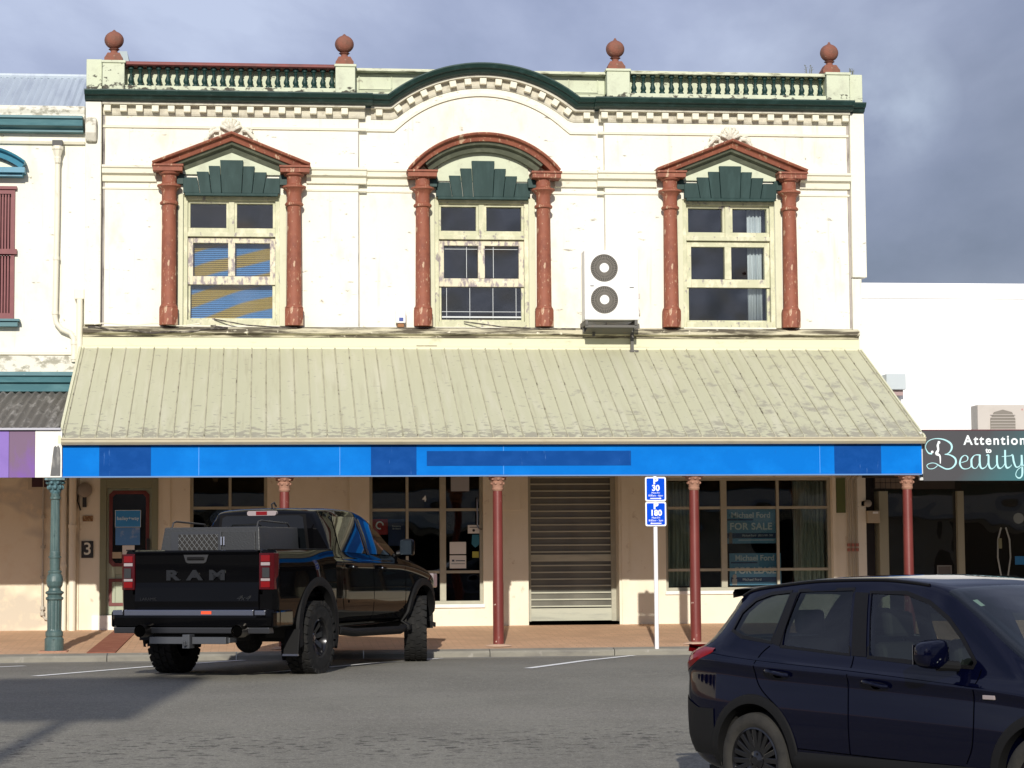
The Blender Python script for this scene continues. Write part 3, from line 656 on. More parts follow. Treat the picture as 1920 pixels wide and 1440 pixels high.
clear_g = glass('window_glass', (.88, .91, .92), .05, .01, .5)
shop_g = glass('shopfront_glass', (.93, .95, .94), .01, .01, .08)
def upper_window(cx, yb, worn):
    """fixed two-light transom over a two-over-one sash"""
    W = mat_f = frame_m
    F = MB(); y0, y1 = yb+.06, yb+.20
    F.box(cx-.77, cx-.70, y0-.03, y1+.06, 5.20, 7.32); F.box(cx+.70, cx+.77, y0-.03, y1+.06, 5.20, 7.32)
    F.box(cx-.70, cx+.70, y0-.03, y1+.06, 7.23, 7.32); F.box(cx-.70, cx+.70, y0-.03, y1+.06, 6.64, 6.71); F.box(cx-.72, cx+.72, y0-.05, y1, 5.20, 5.29)
    f = F.build('window_frame', frame_m, B, bevel=.006)
    # outer architrave on the wall face
    Z = MB(); Z.box(cx-.875, cx-.772, yb-.035, yb-.002, 5.19, 7.32); Z.box(cx+.772, cx+.875, yb-.035, yb-.002, 5.19, 7.32); build_each(Z, 'architrave', mat('pale_architrave', (.60, .60, .44), .7, layers=[((.5, .48, .34), (5, 5, 3), .55, .75, 6)], bump=.2), f, bevel=.004)
    s = MB()
    for sg in (-1, 1):                                   # transom light casings
        a, b = sorted((cx+sg*.045, cx+sg*.70)); 
        s.box(a, b, y0+.02, y1, 7.185, 7.229); s.box(a, b, y0+.02, y1, 6.711, 6.785); s.box(a, a+.04, y0+.02, y1, 6.786, 7.184); s.box(b-.04, b, y0+.02, y1, 6.786, 7.184)
    s.box(cx-.044, cx+.044, y0, y1, 6.711, 7.229)
    s.build('transom_sash', frame_m, f, bevel=.004)
    s = MB()
    z0, z1 = 5.87, 6.63
    s.box(cx-.699, cx-.615, y0+.03, y1, z0, z1); s.box(cx+.615, cx+.699, y0+.03, y1, z0, z1); s.box(cx-.614, cx+.614, y0+.03, y1, 6.545, z1)
    s.box(cx-.614, cx+.614, y0+.03, y1, z0, 6.005); s.box(cx-.055, cx+.055, y0+.02, y1, 6.006, 6.544)
    s.build('upper_sash', framew_m if worn else frame_m, f, bevel=.004)
    s = MB(); s.box(cx-.699, cx-.655, y0+.07, y1+.03, 5.30, 5.868); s.box(cx+.655, cx+.699, y0+.07, y1+.03, 5.30, 5.868); s.box(cx-.654, cx+.654, y0+.07, y1+.03, 5.295, 5.33)
    s.build('lower_sash', frame_m, f, bevel=.004)
    for q in ((-.66, -.085, 6.786, 7.184), (.085, .66, 6.786, 7.184), (-.614, -.056, 6.006, 6.544), (.056, .614, 6.006, 6.544), (-.654, .654, 5.331, 5.868)):
        g = MB(); g.box(cx+q[0], cx+q[1], y1-.05, y1-.045, q[2], q[3]); g.build('pane', clear_g, f)
    return f
fA = upper_window(WC[0][0], 0, 1); fB_ = upper_window(WC[1][0], .08, 1); fC = upper_window(WC[2][0], 0, 0)
# leadlight lines on the middle window
mb = MB(); cx = WC[1][0]
for x in (-.57, -.19, .19, .57): mb.box(cx+x-.004, cx+x+.004, .215, .222, 5.34, 5.86)
mb.box(cx-.65, cx+.65, .223, .228, 5.46, 5.468)
for x in (-.24, .20): mb.box(cx+x-.004, cx+x+.004, .215, .222, 6.02, 6.54)
mb.box(cx-.6, cx-.06, .223, .228, 6.49, 6.497); mb.box(cx+.06, cx+.6, .223, .228, 6.49, 6.497); mb.box(cx-.65, cx+.65, .18, .20, 5.36, 5.385)
mb.build('leadlight_bars', mat('pale_lead', (.55, .58, .60), .5), fB_)

# ledge, flashing, veranda
mb = MB(); mb.prism([(.25, 5.0), (-.10, 5.0), (-.10, 5.035), (-.17, 5.06), (-.17, 5.125), (-.13, 5.15), (.0, 5.18), (.25, 5.18)], -2.88, 9.72, 'x'); mb.build('ledge', sill_m, B, bevel=.006)
mb = MB(); mb.prism([(.0, 4.80), (-.12, 4.80), (-.115, 4.845), (-.085, 4.87), (-.085, 4.999), (0, 4.999)], -2.90, 9.73, 'x'); mb.build('flashing', flash_m, B)
build_each(MB().box(1.95, 2.55, -.088, -.084, 4.85, 4.866).box(2.42, 2.75, -.0895, -.0885, 4.862, 4.878), 'rust_stain', mat('rust_brown', (.12, .06, .03), .9, layers=[((.4, .35, .22), (16, 9, 30), .5, .56, 6)]), B)
YT, ZT, YB, ZB = -.11, 4.82, -3.56, 3.205
V = MB(); V.add([(-2.90, YT, ZT), (9.74, YT, ZT), (9.74, YB, ZB), (-2.90, YB, ZB), (-2.90, YT, ZT-.03), (9.74, YT, ZT-.03), (9.74, YB, ZB-.03), (-2.90, YB, ZB-.03)],
      [(0, 1, 2, 3), (4, 7, 6, 5), (0, 4, 5, 1), (1, 5, 6, 2), (2, 6, 7, 3), (3, 7, 4, 0)])
vr = V.build('veranda_roof', roofv_m, B)
mb = MB(); n_r = 57
for k in range(n_r+1):
    x = -2.86+k*(9.70+2.86)/n_r + random.uniform(-.006, .006)
    mb.add([(x-.011, YT, ZT), (x+.011, YT, ZT), (x+.011, YB, ZB), (x-.011, YB, ZB), (x-.005, YT, ZT+.02), (x+.005, YT, ZT+.02), (x+.005, YB, ZB+.02), (x-.005, YB, ZB+.02)],
           [(4, 5, 6, 7), (0, 4, 7, 3), (1, 2, 6, 5), (0, 1, 5, 4), (3, 7, 6, 2)])
mb.build('roof_ribs', rib_m, vr)
mb = MB(); mb.add([(-2.94, YT, ZT+.03), (-2.90, YT, ZT+.03), (-2.90, YB, ZB+.03), (-2.94, YB, ZB+.03), (-2.94, YT, ZT-.08), (-2.90, YT, ZT-.08), (-2.90, YB, ZB-.08), (-2.94, YB, ZB-.08)],
      [(0, 1, 2, 3), (4, 7, 6, 5), (0, 4, 5, 1), (1, 5, 6, 2), (2, 6, 7, 3), (3, 7, 4, 0)]); mb.build('barge_board', flash_m, vr)
mb = MB(); mb.add([(9.742, YT, ZT+.02), (9.77, YT, ZT+.02), (9.77, YB, ZB+.02), (9.742, YB, ZB+.02), (9.742, YT, ZT-.08), (9.77, YT, ZT-.08), (9.77, YB, ZB-.08), (9.742, YB, ZB-.08)],
      [(0, 1, 2, 3), (4, 7, 6, 5), (0, 4, 5, 1), (1, 5, 6, 2), (2, 6, 7, 3), (3, 7, 4, 0)]); mb.build('barge_board', flash_m, vr)
mb = MB(); mb.prism([(-3.55, 3.185), (-3.545, 3.10), (-3.60, 3.095), (-3.63, 3.10), (-3.665, 3.135), (-3.67, 3.175), (-3.685, 3.18), (-3.685, 3.195), (-3.66, 3.195), (-3.65, 3.12), (-3.57, 3.11), (-3.565, 3.185)], -2.89, 9.745, 'x')
mb.build('gutter', gutter_m, B)
mb = MB(); mb.box(-2.875, 9.71, -3.545, -3.50, 2.655, 3.09); fas = mb.build('fascia', blue_m, B)
mb = MB(); mb.box(-2.87, 9.70, -3.498, -3.46, 2.66, 2.975); mb.build('blue_reflection_screen', mat('reflection_screen_brown', (.10, .085, .06), .9), B)  # unseen board added so the shop panes stop mirroring the fascia's blue back
mb = MB()
for a, b, c, d in ((-2.36, -1.63, 2.66, 3.085), (1.52, 2.18, 2.66, 3.085), (8.38, 9.09, 2.66, 3.085), (2.33, 5.33, 2.79, 3.005)): mb.box(a, b, -3.549, -3.5455, c, d)
build_each(mb, 'painted_out_panel', dblue_m, fas)
mb = MB()
for x in (-.95, 1.07, 3.45, 8.16): mb.box(x-.004, x+.004, -3.5475, -3.5455, 2.66, 3.085)
build_each(mb, 'panel_joint', mat('fascia_joint', (.06, .28, .75), .5), fas)
mb = MB(); mb.box(-2.88, 9.71, -3.552, -3.49, 2.635, 2.654); mb.build('fascia_edge', mat('fascia_edge_blue', (.10, .22, .45), .5), fas)
mb = MB(); mb.box(-2.87, 9.70, -3.49, -.02, 2.98, 3.02)
for k in range(14): mb.box(-2.8+k*.95, -2.75+k*.95, -3.48, -.02, 2.86, 2.979)
mb.build('veranda_ceiling', mat('veranda_lining', (.42, .37, .28), .8), B)
mb = MB(); mb.prism([(-3.52, 3.09), (-.03, 3.09), (-.03, 4.77)], -2.885, -2.86, 'x'); mb.prism([(-3.52, 3.09), (-.03, 3.09), (-.03, 4.77)], 9.70, 9.73, 'x'); build_each(mb, 'gable_end', flash_m, B)

# veranda posts
def red_post(x, name='veranda_post'):
    z0 = path_z(-3.4); h = 2.66-z0
    mb = MB(); mb.lathe([(.080, 0), (.080, .9), (.074, .96), (.070, h-.3), (.066, h-.22)], n=20)
    o = mb.build(name, maroon_m, B, smooth=True, at=(x, -3.40, z0))
    c = MB(); c.lathe([(.07, -.235), (.082, -.22), (.085, -.20), (.078, -.19), (.085, -.14), (.10, -.11), (.085, -.095), (.10, -.07), (.13, -.045), (.135, -.03)], c=(0, 0, h), n=16)
    for k in range(8):
        a = 2*PI*k/8; c.sphere((.105*math.cos(a), .105*math.sin(a), h-.055), .026, 8, 5)
        c.sphere((.09*math.cos(a+.39), .09*math.sin(a+.39), h-.125), .02, 8, 5)
    c.box(-.145, .145, -.145, .145, h-.03, h-.002)
    c.build('capital', cap_m, o, smooth=True, local=True)
    p = MB(); p.lathe([(.20, .0), (.19, .012), (.10, .03)], n=18); p.build('footing', mat('tan_footing', (.55, .38, .27), .9), o, local=True)
    return o
for x in (.275, 3.375, 6.29, 9.52): red_post(x)
def teal_post(x):
    z0 = path_z(-3.4); mb = MB()
    prof = [(.135, 0), (.135, .17), (.125, .185), (.115, .20), (.125, .22), (.125, .27), (.105, .29), (.10, .31), (.104, .72), (.125, .735), (.125, .76), (.10, .775), (.105, .80), (.13, .82), (.13, .84), (.09, .86), (.085, .89),
            (.11, .93), (.12, .99), (.11, 1.06), (.09, 1.10), (.098, 1.12), (.098, 1.135), (.07, 1.15), (.074, 1.30), (.076, 1.32), (.090, 1.325), (.090, 1.345), (.075, 1.35), (.074, 1.40), (.069, 1.42), (.062, 2.15), (.078, 2.165), (.078, 2.19), (.066, 2.2), (.068, 2.24)]
    n = 32; vs = []
    for r, h in prof:
        fl = .006 if (.30 < h < .73 or 1.41 < h < 2.16) else 0
        for k in range(n): a = 2*PI*k/n; q = r - fl*(k % 2); vs.append((q*math.cos(a), q*math.sin(a), h))
    m = len(prof); mb.add(vs, [(i*n+k, i*n+(k+1) % n, (i+1)*n+(k+1) % n, (i+1)*n+k) for i in range(m-1) for k in range(n)] + [tuple(range(n))])
    o = mb.build('veranda_post', teal_m, B, at=(x, -3.40, z0)); o['label'] = 'ornate fluted teal cast iron post'
    c = MB(); c.lathe([(.068, 2.24), (.085, 2.28), (.08, 2.33), (.115, 2.40), (.13, 2.43)], n=16)
    for k in range(8):
        a = 2*PI*k/8; c.sphere((.095*math.cos(a), .095*math.sin(a), 2.33), .03, 8, 6, (1, 1, 1.3)); c.sphere((.12*math.cos(a+.39), .12*math.sin(a+.39), 2.395), .026, 8, 6)
    c.box(-.14, .14, -.14, .14, 2.43, 2.475); c.build('capital', mat('pale_teal_capital', (.10, .19, .215), .5, layers=[((.03, .07, .08), 25, .45, .6, 4)]), o, smooth=True, local=True)
    c = MB(); c.box(-.20, .20, -.18, .2, -.01, .008); c.build('footing', cap_m, o, local=True)
teal_post(-2.985)

# ------------------------------------------------------------------ ground floor joinery
# door at number 3
mb = MB(); mb.box(-2.60, -2.50, -.02, .14, .60, 2.75); mb.box(-1.79, -1.69, -.02, .14, .60, 2.75); mb.box(-2.50, -1.79, -.02, .14, 2.60, 2.75); mb.build('door_frame', mat('olive_frame_paint', (.22, .235, .155), .5), B, bevel=.006)
mb = MB(); mb.box(-2.72, -1.66, -.05, .41, .36, .595); mb.build('door_step', wpanel_m, B, bevel=.01)
D = MB(); D.box(-2.499, -2.36, .05, .09, .605, 2.599); D.box(-1.93, -1.791, .05, .09, .605, 2.599); D.box(-2.359, -1.931, .05, .09, 2.46, 2.599); D.box(-2.359, -1.931, .05, .09, 1.24, 1.42); D.box(-2.359, -1.931, .05, .09, .605, .78)
D.box(-2.359, -1.931, .07, .085, .781, 1.239)
dr = D.build('door', door_m, B, bevel=.004)
mb = MB()
def octring(mb, a, b, c, d, t, ch, y0, y1):
    o_ = [(a+ch, c), (b-ch, c), (b, c+ch), (b, d-ch), (b-ch, d), (a+ch, d), (a, d-ch), (a, c+ch)]
    i_ = [(a+t+ch*.8, c+t), (b-t-ch*.8, c+t), (b-t, c+t+ch*.8), (b-t, d-t-ch*.8), (b-t-ch*.8, d-t), (a+t+ch*.8, d-t), (a+t, d-t-ch*.8), (a+t, c+t+ch*.8)]
    for k in range(8):
        j = (k+1) % 8; mb.prism([o_[k], o_[j], i_[j], i_[k]], y0, y1)
octring(mb, -2.46, -1.83, 1.36, 2.56, .055, .06, .035, .0495); octring(mb, -2.46, -1.83, .74, 1.17, .05, .01, .035, .0495)
mb.build('door_moulding', dred_m, dr)
mb = MB(); mb.box(-2.43, -1.86, .045, .049, 1.40, 2.52); mb.build('pane', mat('dark_door_glass', (.008, .008, .009), .06, spec=.6), dr)
mb = MB(); mb.box(-1.87, -1.82, .0, .034, 1.55, 1.80); mb.tube([(-1.845, .03, 1.78), (-1.845, -.03, 1.76), (-1.845, -.03, 1.60), (-1.845, .03, 1.58)], .01, 8); mb.build('handle', black_m, dr)

def shop_window(name, x0, x1, z0, z1, vs, hs, y=.10, t=.05, m=alu_m, gm=shop_g, wide=()):
    F = MB(); F.box(x0, x0+t, y-.03, y+.05, z0, z1); F.box(x1-t, x1, y-.03, y+.05, z0, z1); F.box(x0+t, x1-t, y-.03, y+.05, z0, z0+t); F.box(x0+t, x1-t, y-.03, y+.05, z1-t, z1)
    for v in vs:
        tt = .05 if v in wide else .022; F.box(v-tt, v+tt, y-.028, y+.048, z0+t+.001, z1-t-.001)
    ed = [x0+t] + [q for v in vs for q in (v-(.05 if v in wide else .022), v+(.05 if v in wide else .022))] + [x1-t]
    for i in range(0, len(ed), 2):
        for h_ in hs: F.box(ed[i]+.001, ed[i+1]-.001, y-.02, y+.04, h_-.022, h_+.022)
    f = F.build(name, m, B, bevel=.003)
    zz = [z0+t] + [q for h_ in hs for q in (h_-.022, h_+.022)] + [z1-t]
    for i in range(0, len(ed), 2):
        for j in range(0, len(zz), 2):
            g = MB(); g.box(ed[i], ed[i+1], y+.008, y+.013, zz[j], zz[j+1]); g.build('pane', gm, f)
    return f
fD = shop_window('shop_window', -1.19, .03, .95, 2.9, [-.56], [2.28, 1.4])
fE = shop_window('shopfront', 1.66, 3.49, .72, 2.9, [2.27, 2.845], [2.235, 1.235], wide=(2.845,))
fF = shop_window('shop_window', 6.47, 9.23, .90, 2.74, [7.02, 7.45, 8.35], [2.245, 1.235], wide=(7.45,))
mb = MB(); mb.box(1.64, 3.51, -.035, .40, .66, .719); mb.box(6.45, 9.25, -.03, .4, .84, .899); mb.box(-1.2, .04, -.03, .4, .88, .949); build_each(mb, 'window_sill', wpanel_m, B, bevel=.006)
mb = MB(); mb.tube([(3.395, .06, 2.42), (3.395, 0, 2.40), (3.395, -.01, 1.98), (3.42, -.01, 1.93), (3.47, .06, 1.92)], .014, 8); mb.build('door_handle', chrome_m, fE, smooth=True)

# roller shutter
R = MB(); z = .47; k = 0
R.box(4.30, 5.62, .34, .39, .428, .63)
z = .65
while z < 2.92:
    if abs(z-1.42) < .05: R.box(4.30, 5.62, .345, .385, 1.39, 1.50)
    R.box(4.30, 5.62, .35, .375, z, z+.022)
    z += .1105
sh = R.build('roller_shutter', mat('shutter_slats', (.46, .46, .37), .4, layers=[((.36, .36, .3), (2, 5, 20), .5, .7, 5)]), B)
R = MB(); R.box(4.30, 5.62, .378, .384, .64, 2.95); R.build('slat_glazing', mat('smoked_slat', (.16, .155, .13), .2, spec=.6, layers=[((.11, .107, .09), (1.6, 3, .4), .42, .62, 2)]), sh)
R = MB(); R.box(4.222, 4.30, .33, .415, .37, 2.97); R.box(5.62, 5.698, .33, .415, .37, 2.97); build_each(R, 'shutter_guide', alu_m, sh)
mb = MB(); mb.box(4.22, 5.70, .0, .40, .30, .42); mb.build('threshold', mat('brown_threshold', (.34, .24, .17), .9), B)
text('shutter_mark', 'D\u2013MAX  \u00b7  D\u2013MAX', .001, trim_m, (5, .3, 1.3), sh) if False else None

# fittings on the shopfront wall
mb = MB(); mb.box(3.80, 4.10, -.025, -.002, 2.22, 2.8); mb.build('blank_wall_plate', low_m, B, bevel=.004)
mb = MB(); mb.box(9.31, 9.46, -.03, -.002, 2.15, 2.72); mb.build('green_wall_panel', mat('moss_green_panel', (.10, .13, .045), .8), B)
tag(fA, 'window frame of peeling cream paint with a blind behind it')

# ------------------------------------------------------------------ things on and around the building
def ac_tall():
    A = thing('air_conditioner', 'tall white outdoor air conditioner with two round fans between the middle and right upstairs windows', 'air conditioner', (5.53, -.42, 5.23))
    mb = MB(); mb.box(5.09, 5.97, -.62, -.28, 5.25, 6.38); mb.build('casing', acgrey_m if False else wh_m, A, bevel=.015)
    for zc in (6.09, 5.575):
        mb = MB(); mb.lathe([(.222, 0), (.222, .004), (.20, .006)], c=(5.41, -.628, zc), n=36, axis='y'); g = mb.build('fan_grille', grille_m, A)
        mb = MB()
        for k in range(40):
            a = 2*PI*k/40; c, s = math.cos(a), math.sin(a); n_ = (-s*.0035, c*.0035)
            mb.prism([(5.41+.075*c+n_[0], zc+.075*s+n_[1]), (5.41+.21*c+n_[0], zc+.21*s+n_[1]), (5.41+.21*c-n_[0], zc+.21*s-n_[1]), (5.41+.075*c-n_[0], zc+.075*s-n_[1])], -.636, -.629)
        for r in (.215, .165, .12): mb.tube([(5.41+r*math.cos(2*PI*k/36), -.634, zc+r*math.sin(2*PI*k/36)) for k in range(37)], .004, 5)
        mb.build('guard_wires', grille2_m, g)
        mb = MB(); mb.lathe([(.075, -.008), (.075, .0)], c=(5.41, -.632, zc), n=24, axis='y'); mb.build('fan_hub', wh_m, g)
    mb = MB(); mb.box(5.18, 5.24, -.623, -.6205, 5.79, 5.805); mb.box(5.82, 5.89, -.623, -.6205, 5.765, 5.78); mb.build('badge', grille_m, A)
    mb = MB(); mb.box(5.10, 5.14, -.62, -.0, 5.17, 5.249); mb.box(5.90, 5.94, -.62, -.0, 5.17, 5.249); mb.box(5.10, 5.94, -.60, -.56, 5.13, 5.169); mb.box(5.10, 5.94, -.30, -.26, 5.09, 5.169)
    mb.add([(5.14, -.5, 5.13), (5.9, -.5, 5.13), (5.9, -.1, 5.05), (5.14, -.1, 5.05)], [(0, 1, 2, 3)])
    mb.box(5.90, 5.95, -.19, -.13, 4.80, 5.17); mb.box(5.88, 6.02, -.24, -.1, 4.77, 4.80); mb.box(5.26, 5.30, -.3, -.24, 5.02, 5.089); mb.build('wall_bracket', rust_m, A)
    mb = MB(); mb.box(5.972, 6.02, -.45, -.36, 5.62, 5.70); mb.lathe([(.05, 0), (.05, .05)], c=(5.972, -.4, 5.38), n=14, axis='x'); mb.build('pipe_cover', acgrey_m, A)
ac_tall()
T = thing('alarm_box', 'small white alarm box with blue label just above the ledge', 'alarm box', (2.17, -.03, 5.22))
mb = MB(); mb.box(2.09, 2.25, -.09, .07, 5.24, 5.46); mb.build('casing', wh_m, T, bevel=.015)
mb = MB(); mb.box(2.14, 2.21, -.094, -.0905, 5.27, 5.33); mb.build('label', mat('navy_label', (.02, .05, .25), .4), T)
mb = MB(); mb.box(2.12, 2.22, -.06, .07, 5.18, 5.239); mb.build('bracket', mat('rusty_bracket', (.3, .14, .06), .8), T)

def cable(name, label, pts, r, m):
    mb = MB(); mb.tube(pts, r, 6); return tag(mb.build(name, m, smooth=True), label, 'cable')
blackc = mat('weathered_cable', (.06, .05, .045), .8, layers=[((.3, .27, .22), 9, .5, .65, 5)])
pts = [(-2.8+i*.1, -.19-.01*math.sin(i), 5.15-.085*math.sin(PI*min(1, i/22))+.012*math.sin(i*1.1)) for i in range(23)]
pts += [(-.95+.08*i, -.15, 5.17+.03*i/4) for i in range(1, 3)]
cable('cable', 'slack dark cable drooping along the ledge left of the blue and yellow blind', pts, .013, blackc)
pts = [(-2.7+i*.11, -.185, 5.19+.02*math.sin(i*.9)) for i in range(16)]
cable('cable', 'thin pale cable lying on the left end of the ledge above the drooping one', pts, .01, pipe_m)
cable('cable', 'dark cable sloping down across the foot of the blue and yellow blind window', [(-.82, -.02, 5.30), (-.6, -.10, 5.25), (-.3, -.15, 5.19), (.1, -.175, 5.16), (.5, -.185, 5.15)], .011, blackc)
cable('cable', 'dark cable sloping down across the foot of the leadlight window', [(3.2, .03, 5.28), (3.5, -.06, 5.23), (3.8, -.14, 5.18), (4.3, -.185, 5.155), (5.0, -.185, 5.15)], .011, blackc)
cable('cable', 'straight dark cable running up beside the blue and yellow blind window', [(-1.405, -.05, 5.2), (-1.405, -.05, 6.3), (-1.405, -.05, 7.3)], .010, blackc)

# blind (window 1), curtains (window 3)
def blind_mat():
    m = bpy.data.materials.new('striped_blind'); m.use_nodes = True; t = m.node_tree; N = t.nodes; L = t.links; b = N['Principled BSDF']; b.inputs['Roughness'].default_value = .8
    g = N.new('ShaderNodeNewGeometry'); mp_ = N.new('ShaderNodeMapping'); mp_.inputs['Rotation'].default_value = (0, rad(17), 0); L.new(g.outputs['Position'], mp_.inputs[0])
    wv = N.new('ShaderNodeTexWave'); wv.bands_direction = 'Z'; wv.inputs['Scale'].default_value = .80; wv.inputs['Distortion'].default_value = 2.6; wv.inputs['Detail'].default_value = 1; wv.inputs['Detail Scale'].default_value = .8; wv.inputs['Phase Offset'].default_value = 2.6
    L.new(mp_.outputs[0], wv.inputs[0]); r = N.new('ShaderNodeValToRGB'); e = r.color_ramp.elements
    e[0].position = .38; e[0].color = (.66, .44, .10, 1); e[1].position = .62; e[1].color = (.16, .40, .80, 1); L.new(wv.outputs[0], r.inputs[0])
    w2 = N.new('ShaderNodeTexWave'); w2.bands_direction = 'Z'; w2.inputs['Scale'].default_value = 15; L.new(g.outputs['Position'], w2.inputs[0])
    mi = N.new('ShaderNodeMixRGB'); mi.blend_type = 'MULTIPLY'; mi.inputs[0].default_value = .35; L.new(r.outputs[0], mi.inputs[1]); L.new(w2.outputs[0], mi.inputs[2])
    L.new(mi.outputs[0], b.inputs['Base Color']); return m
mb = MB()
z = 5.34
while z < 6.60:
    mb.add([(-1.235, .245, z), (.145, .245, z), (.145, .265, z+.030), (-1.235, .265, z+.030)], [(0, 1, 2, 3)]); z += .032
tag(mb.build('venetian_blind', blind_mat(), solid=.002), 'slatted blind with blue and yellow bands behind the left upstairs window', 'blind')
def curtain(name, label, x0, x1, z0, z1, y, m, waves=5, amp=.025):
    mb = MB(); n = waves*8; row = [(x0+(x1-x0)*i/n, y+amp*math.sin(2*PI*waves*i/n)+.01*math.sin(i*1.7)) for i in range(n+1)]
    mb.grid([[(a, b, z0) for a, b in row], [(a, b, z1) for a, b in row]]); return tag(mb.build(name, m, smooth=True, solid=.004), label, 'curtain')
curtain('curtain', 'white curtain drawn to the right side of the right upstairs window', 7.96, 8.20, 5.31, 7.2, .31, curtain_m, 4, .02)
curtain('curtain', 'narrow white curtain at the left side of the right upstairs window', 6.89, 6.95, 5.31, 6.3, .31, curtain_m, 1, .01)
curtain('curtain', 'grey green curtain at the left end of the for sale shop window', 6.52, 7.0, .97, 2.68, .30, gcurtain_m, 7)
curtain('curtain', 'grey green curtain at the right end of the for sale shop window', 8.66, 9.17, .97, 2.68, .30, gcurtain_m, 7)

# posters
def poster(name, label, x0, x1, z0, z1, y, m, cat='poster'):
    P_ = thing(name, label, cat, ((x0+x1)/2, y, z0)); mb = MB(); mb.box(x0, x1, y, y+.006, z0, z1); mb.build('board', m, P_); return P_
def ptext(P_, s, size, x, z, y, m=letter_m, **k): return text('lettering', s, size, m, (x, y, z), P_, **k)
pc = mat('poster_lettering_muted', (.72, .85, .90), .6)
q = poster('for_sale_sign', 'blue for sale sign behind the middle pane of the right shop window', 7.50, 8.325, 1.66, 2.22, .135, poster_m, 'sign')
ptext(q, 'Michael Ford', .125, 7.91, 2.12, .131, pc, bold=.003); ptext(q, 'FOR SALE', .155, 7.91, 1.935, .131, pc, bold=.004, spacing=1.08)
mb = MB(); mb.box(7.50, 8.325, .1315, .1345, 1.745, 1.83); mb.box(7.52, 7.95, .1315, .1345, 2.035, 2.06); mb.build('stripe', posterd_m, q)
ptext(q, 'Michael Ford  (021) 501 501', .045, 8.02, 1.79, .127, pc); 
mb = MB(); mb.box(7.54, 7.60, .1305, .1312, 1.66, 1.78); mb.sphere((7.57, .128, 1.81), .03, 10, 6, (1, .3, 1.2)); mb.build('portrait', mat('portrait_grey', (.25, .22, .22), .8), q)
mb = MB(); mb.box(7.70, 8.3, .1315, .1345, 1.71, 1.722); mb.build('rule', pc, q)
q = poster('for_lease_sign', 'blue for lease sign standing below the for sale sign', 7.56, 8.42, .98, 1.50, .20, poster_m, 'sign')
ptext(q, 'Michael Ford', .125, 7.98, 1.42, .196, pc, bold=.003); ptext(q, 'FOR LEASE', .145, 7.99, 1.215, .196, pc, bold=.004)
mb = MB(); mb.box(7.58, 8.40, .1965, .1995, 1.03, 1.11); mb.box(7.58, 8.02, .1965, .1995, 1.335, 1.36); mb.build('stripe', posterd_m, q); ptext(q, 'Michael Ford', .06, 7.93, 1.07, .192, letter_m)
mb = MB(); mb.box(7.60, 7.68, .193, .196, .985, 1.08); mb.sphere((7.64, .194, 1.12), .035, 10, 6, (1, .3, 1.2)); mb.build('portrait', mat('portrait_pale', (.5, .45, .42), .8), q)
q = poster('door_poster', 'upper bright blue poster on the glass of door number 3', -2.36, -1.97, 1.985, 2.25, .038, blue_poster_m)
ptext(q, 'bailey+way', .078, -2.165, 2.12, .034, mat('pale_blue_lettering', (.6, .8, .95), .5), bold=.001)
mb = MB(); 
for a, b, c, d in ((-2.365, -1.965, 2.245, 2.252), (-2.365, -1.965, 1.98, 1.987), (-2.367, -2.36, 1.98, 2.25), (-1.97, -1.963, 1.98, 2.25)): mb.box(a, b, .034, .0375, c, d)
mb.build('border', pc, q)
q = poster('door_poster', 'lower blue poster with pale cloudy picture on the glass of door number 3', -2.36, -1.975, 1.70, 1.975, .038, mat('cloudy_blue_poster', (.08, .24, .56), .4, layers=[((.45, .50, .62), (4, 4, 5), .52, .7, 3)]))
mb = MB(); mb.box(-2.25, -2.06, .036, .040, 1.55, 1.695); tag(mb.build('notice', paper_m), 'plain white notice taped below the blue door posters', 'notice')
mb = MB(); mb.box(-2.42, -2.26, .036, .040, 1.49, 1.59); o = tag(mb.build('notice', mat('tan_notice', (.45, .38, .27), .8)), 'small tan notice at the bottom left of the door glass', 'notice')
q = poster('window_poster', 'red poster with white ring beside the navy poster in the shopfront', 1.70, 1.96, 1.84, 2.09, .125, mat('poster_red', (.42, .03, .03), .4))
mb = MB(); mb.tube([(1.83+.055*math.cos(2*PI*k/20), .122, 1.99+.055*math.sin(2*PI*k/20)) for k in range(17)], .012, 6); mb.build('ring', pc, q)
q = poster('window_poster', 'navy poster with small white heading in the shopfront window', 1.965, 2.235, 1.66, 2.09, .125, mat('poster_dark_navy', (.02, .04, .13), .4)); ptext(q, 'Property', .04, 2.10, 1.975, .121, letter_m); ptext(q, 'Brokers', .04, 2.10, 1.935, .121, letter_m)
q = thing('street_number', 'small white number 4 on the shopfront glass', 'number', (2.55, .10, 2.40)); ptext(q, '4', .13, 2.55, 2.41, .094, letter_m, bold=.003)
mb = MB(); mb.box(2.975, 3.27, .03, .05, 2.53, 2.9); tag(mb.build('notice', mat('grey_paper', (.33, .34, .36), .8)), 'large grey sheet hanging at the top of the shopfront door', 'notice')
mb = MB(); mb.box(2.955, 3.22, .095, .10, 1.52, 1.715); tag(mb.build('notice', paper_m), 'white paper notice on the shopfront door, upper of two', 'notice')
q = poster('notice', 'white notice with grey writing on the shopfront door, lower of two', 2.955, 3.22, 1.29, 1.50, .095, paper_m, 'notice'); mb = MB(); mb.box(2.99, 3.03, .092, .0945, 1.40, 1.43); mb.box(3.05, 3.2, .092, .0945, 1.405, 1.42); mb.box(2.98, 3.2, .092, .0945, 1.36, 1.368); mb.build('writing', mat('ink', (.05, .08, .12), .6), q)
q = poster('notice', 'small white notice with black mark at the top right of the shopfront door', 3.25, 3.44, 1.85, 1.985, .095, paper_m, 'notice'); mb = MB(); mb.lathe([(.022, 0), (.022, .002)], c=(3.345, .091, 1.90), n=12, axis='y'); mb.box(3.28, 3.42, .092, .0945, 1.945, 1.955); mb.build('writing', black_m, q)
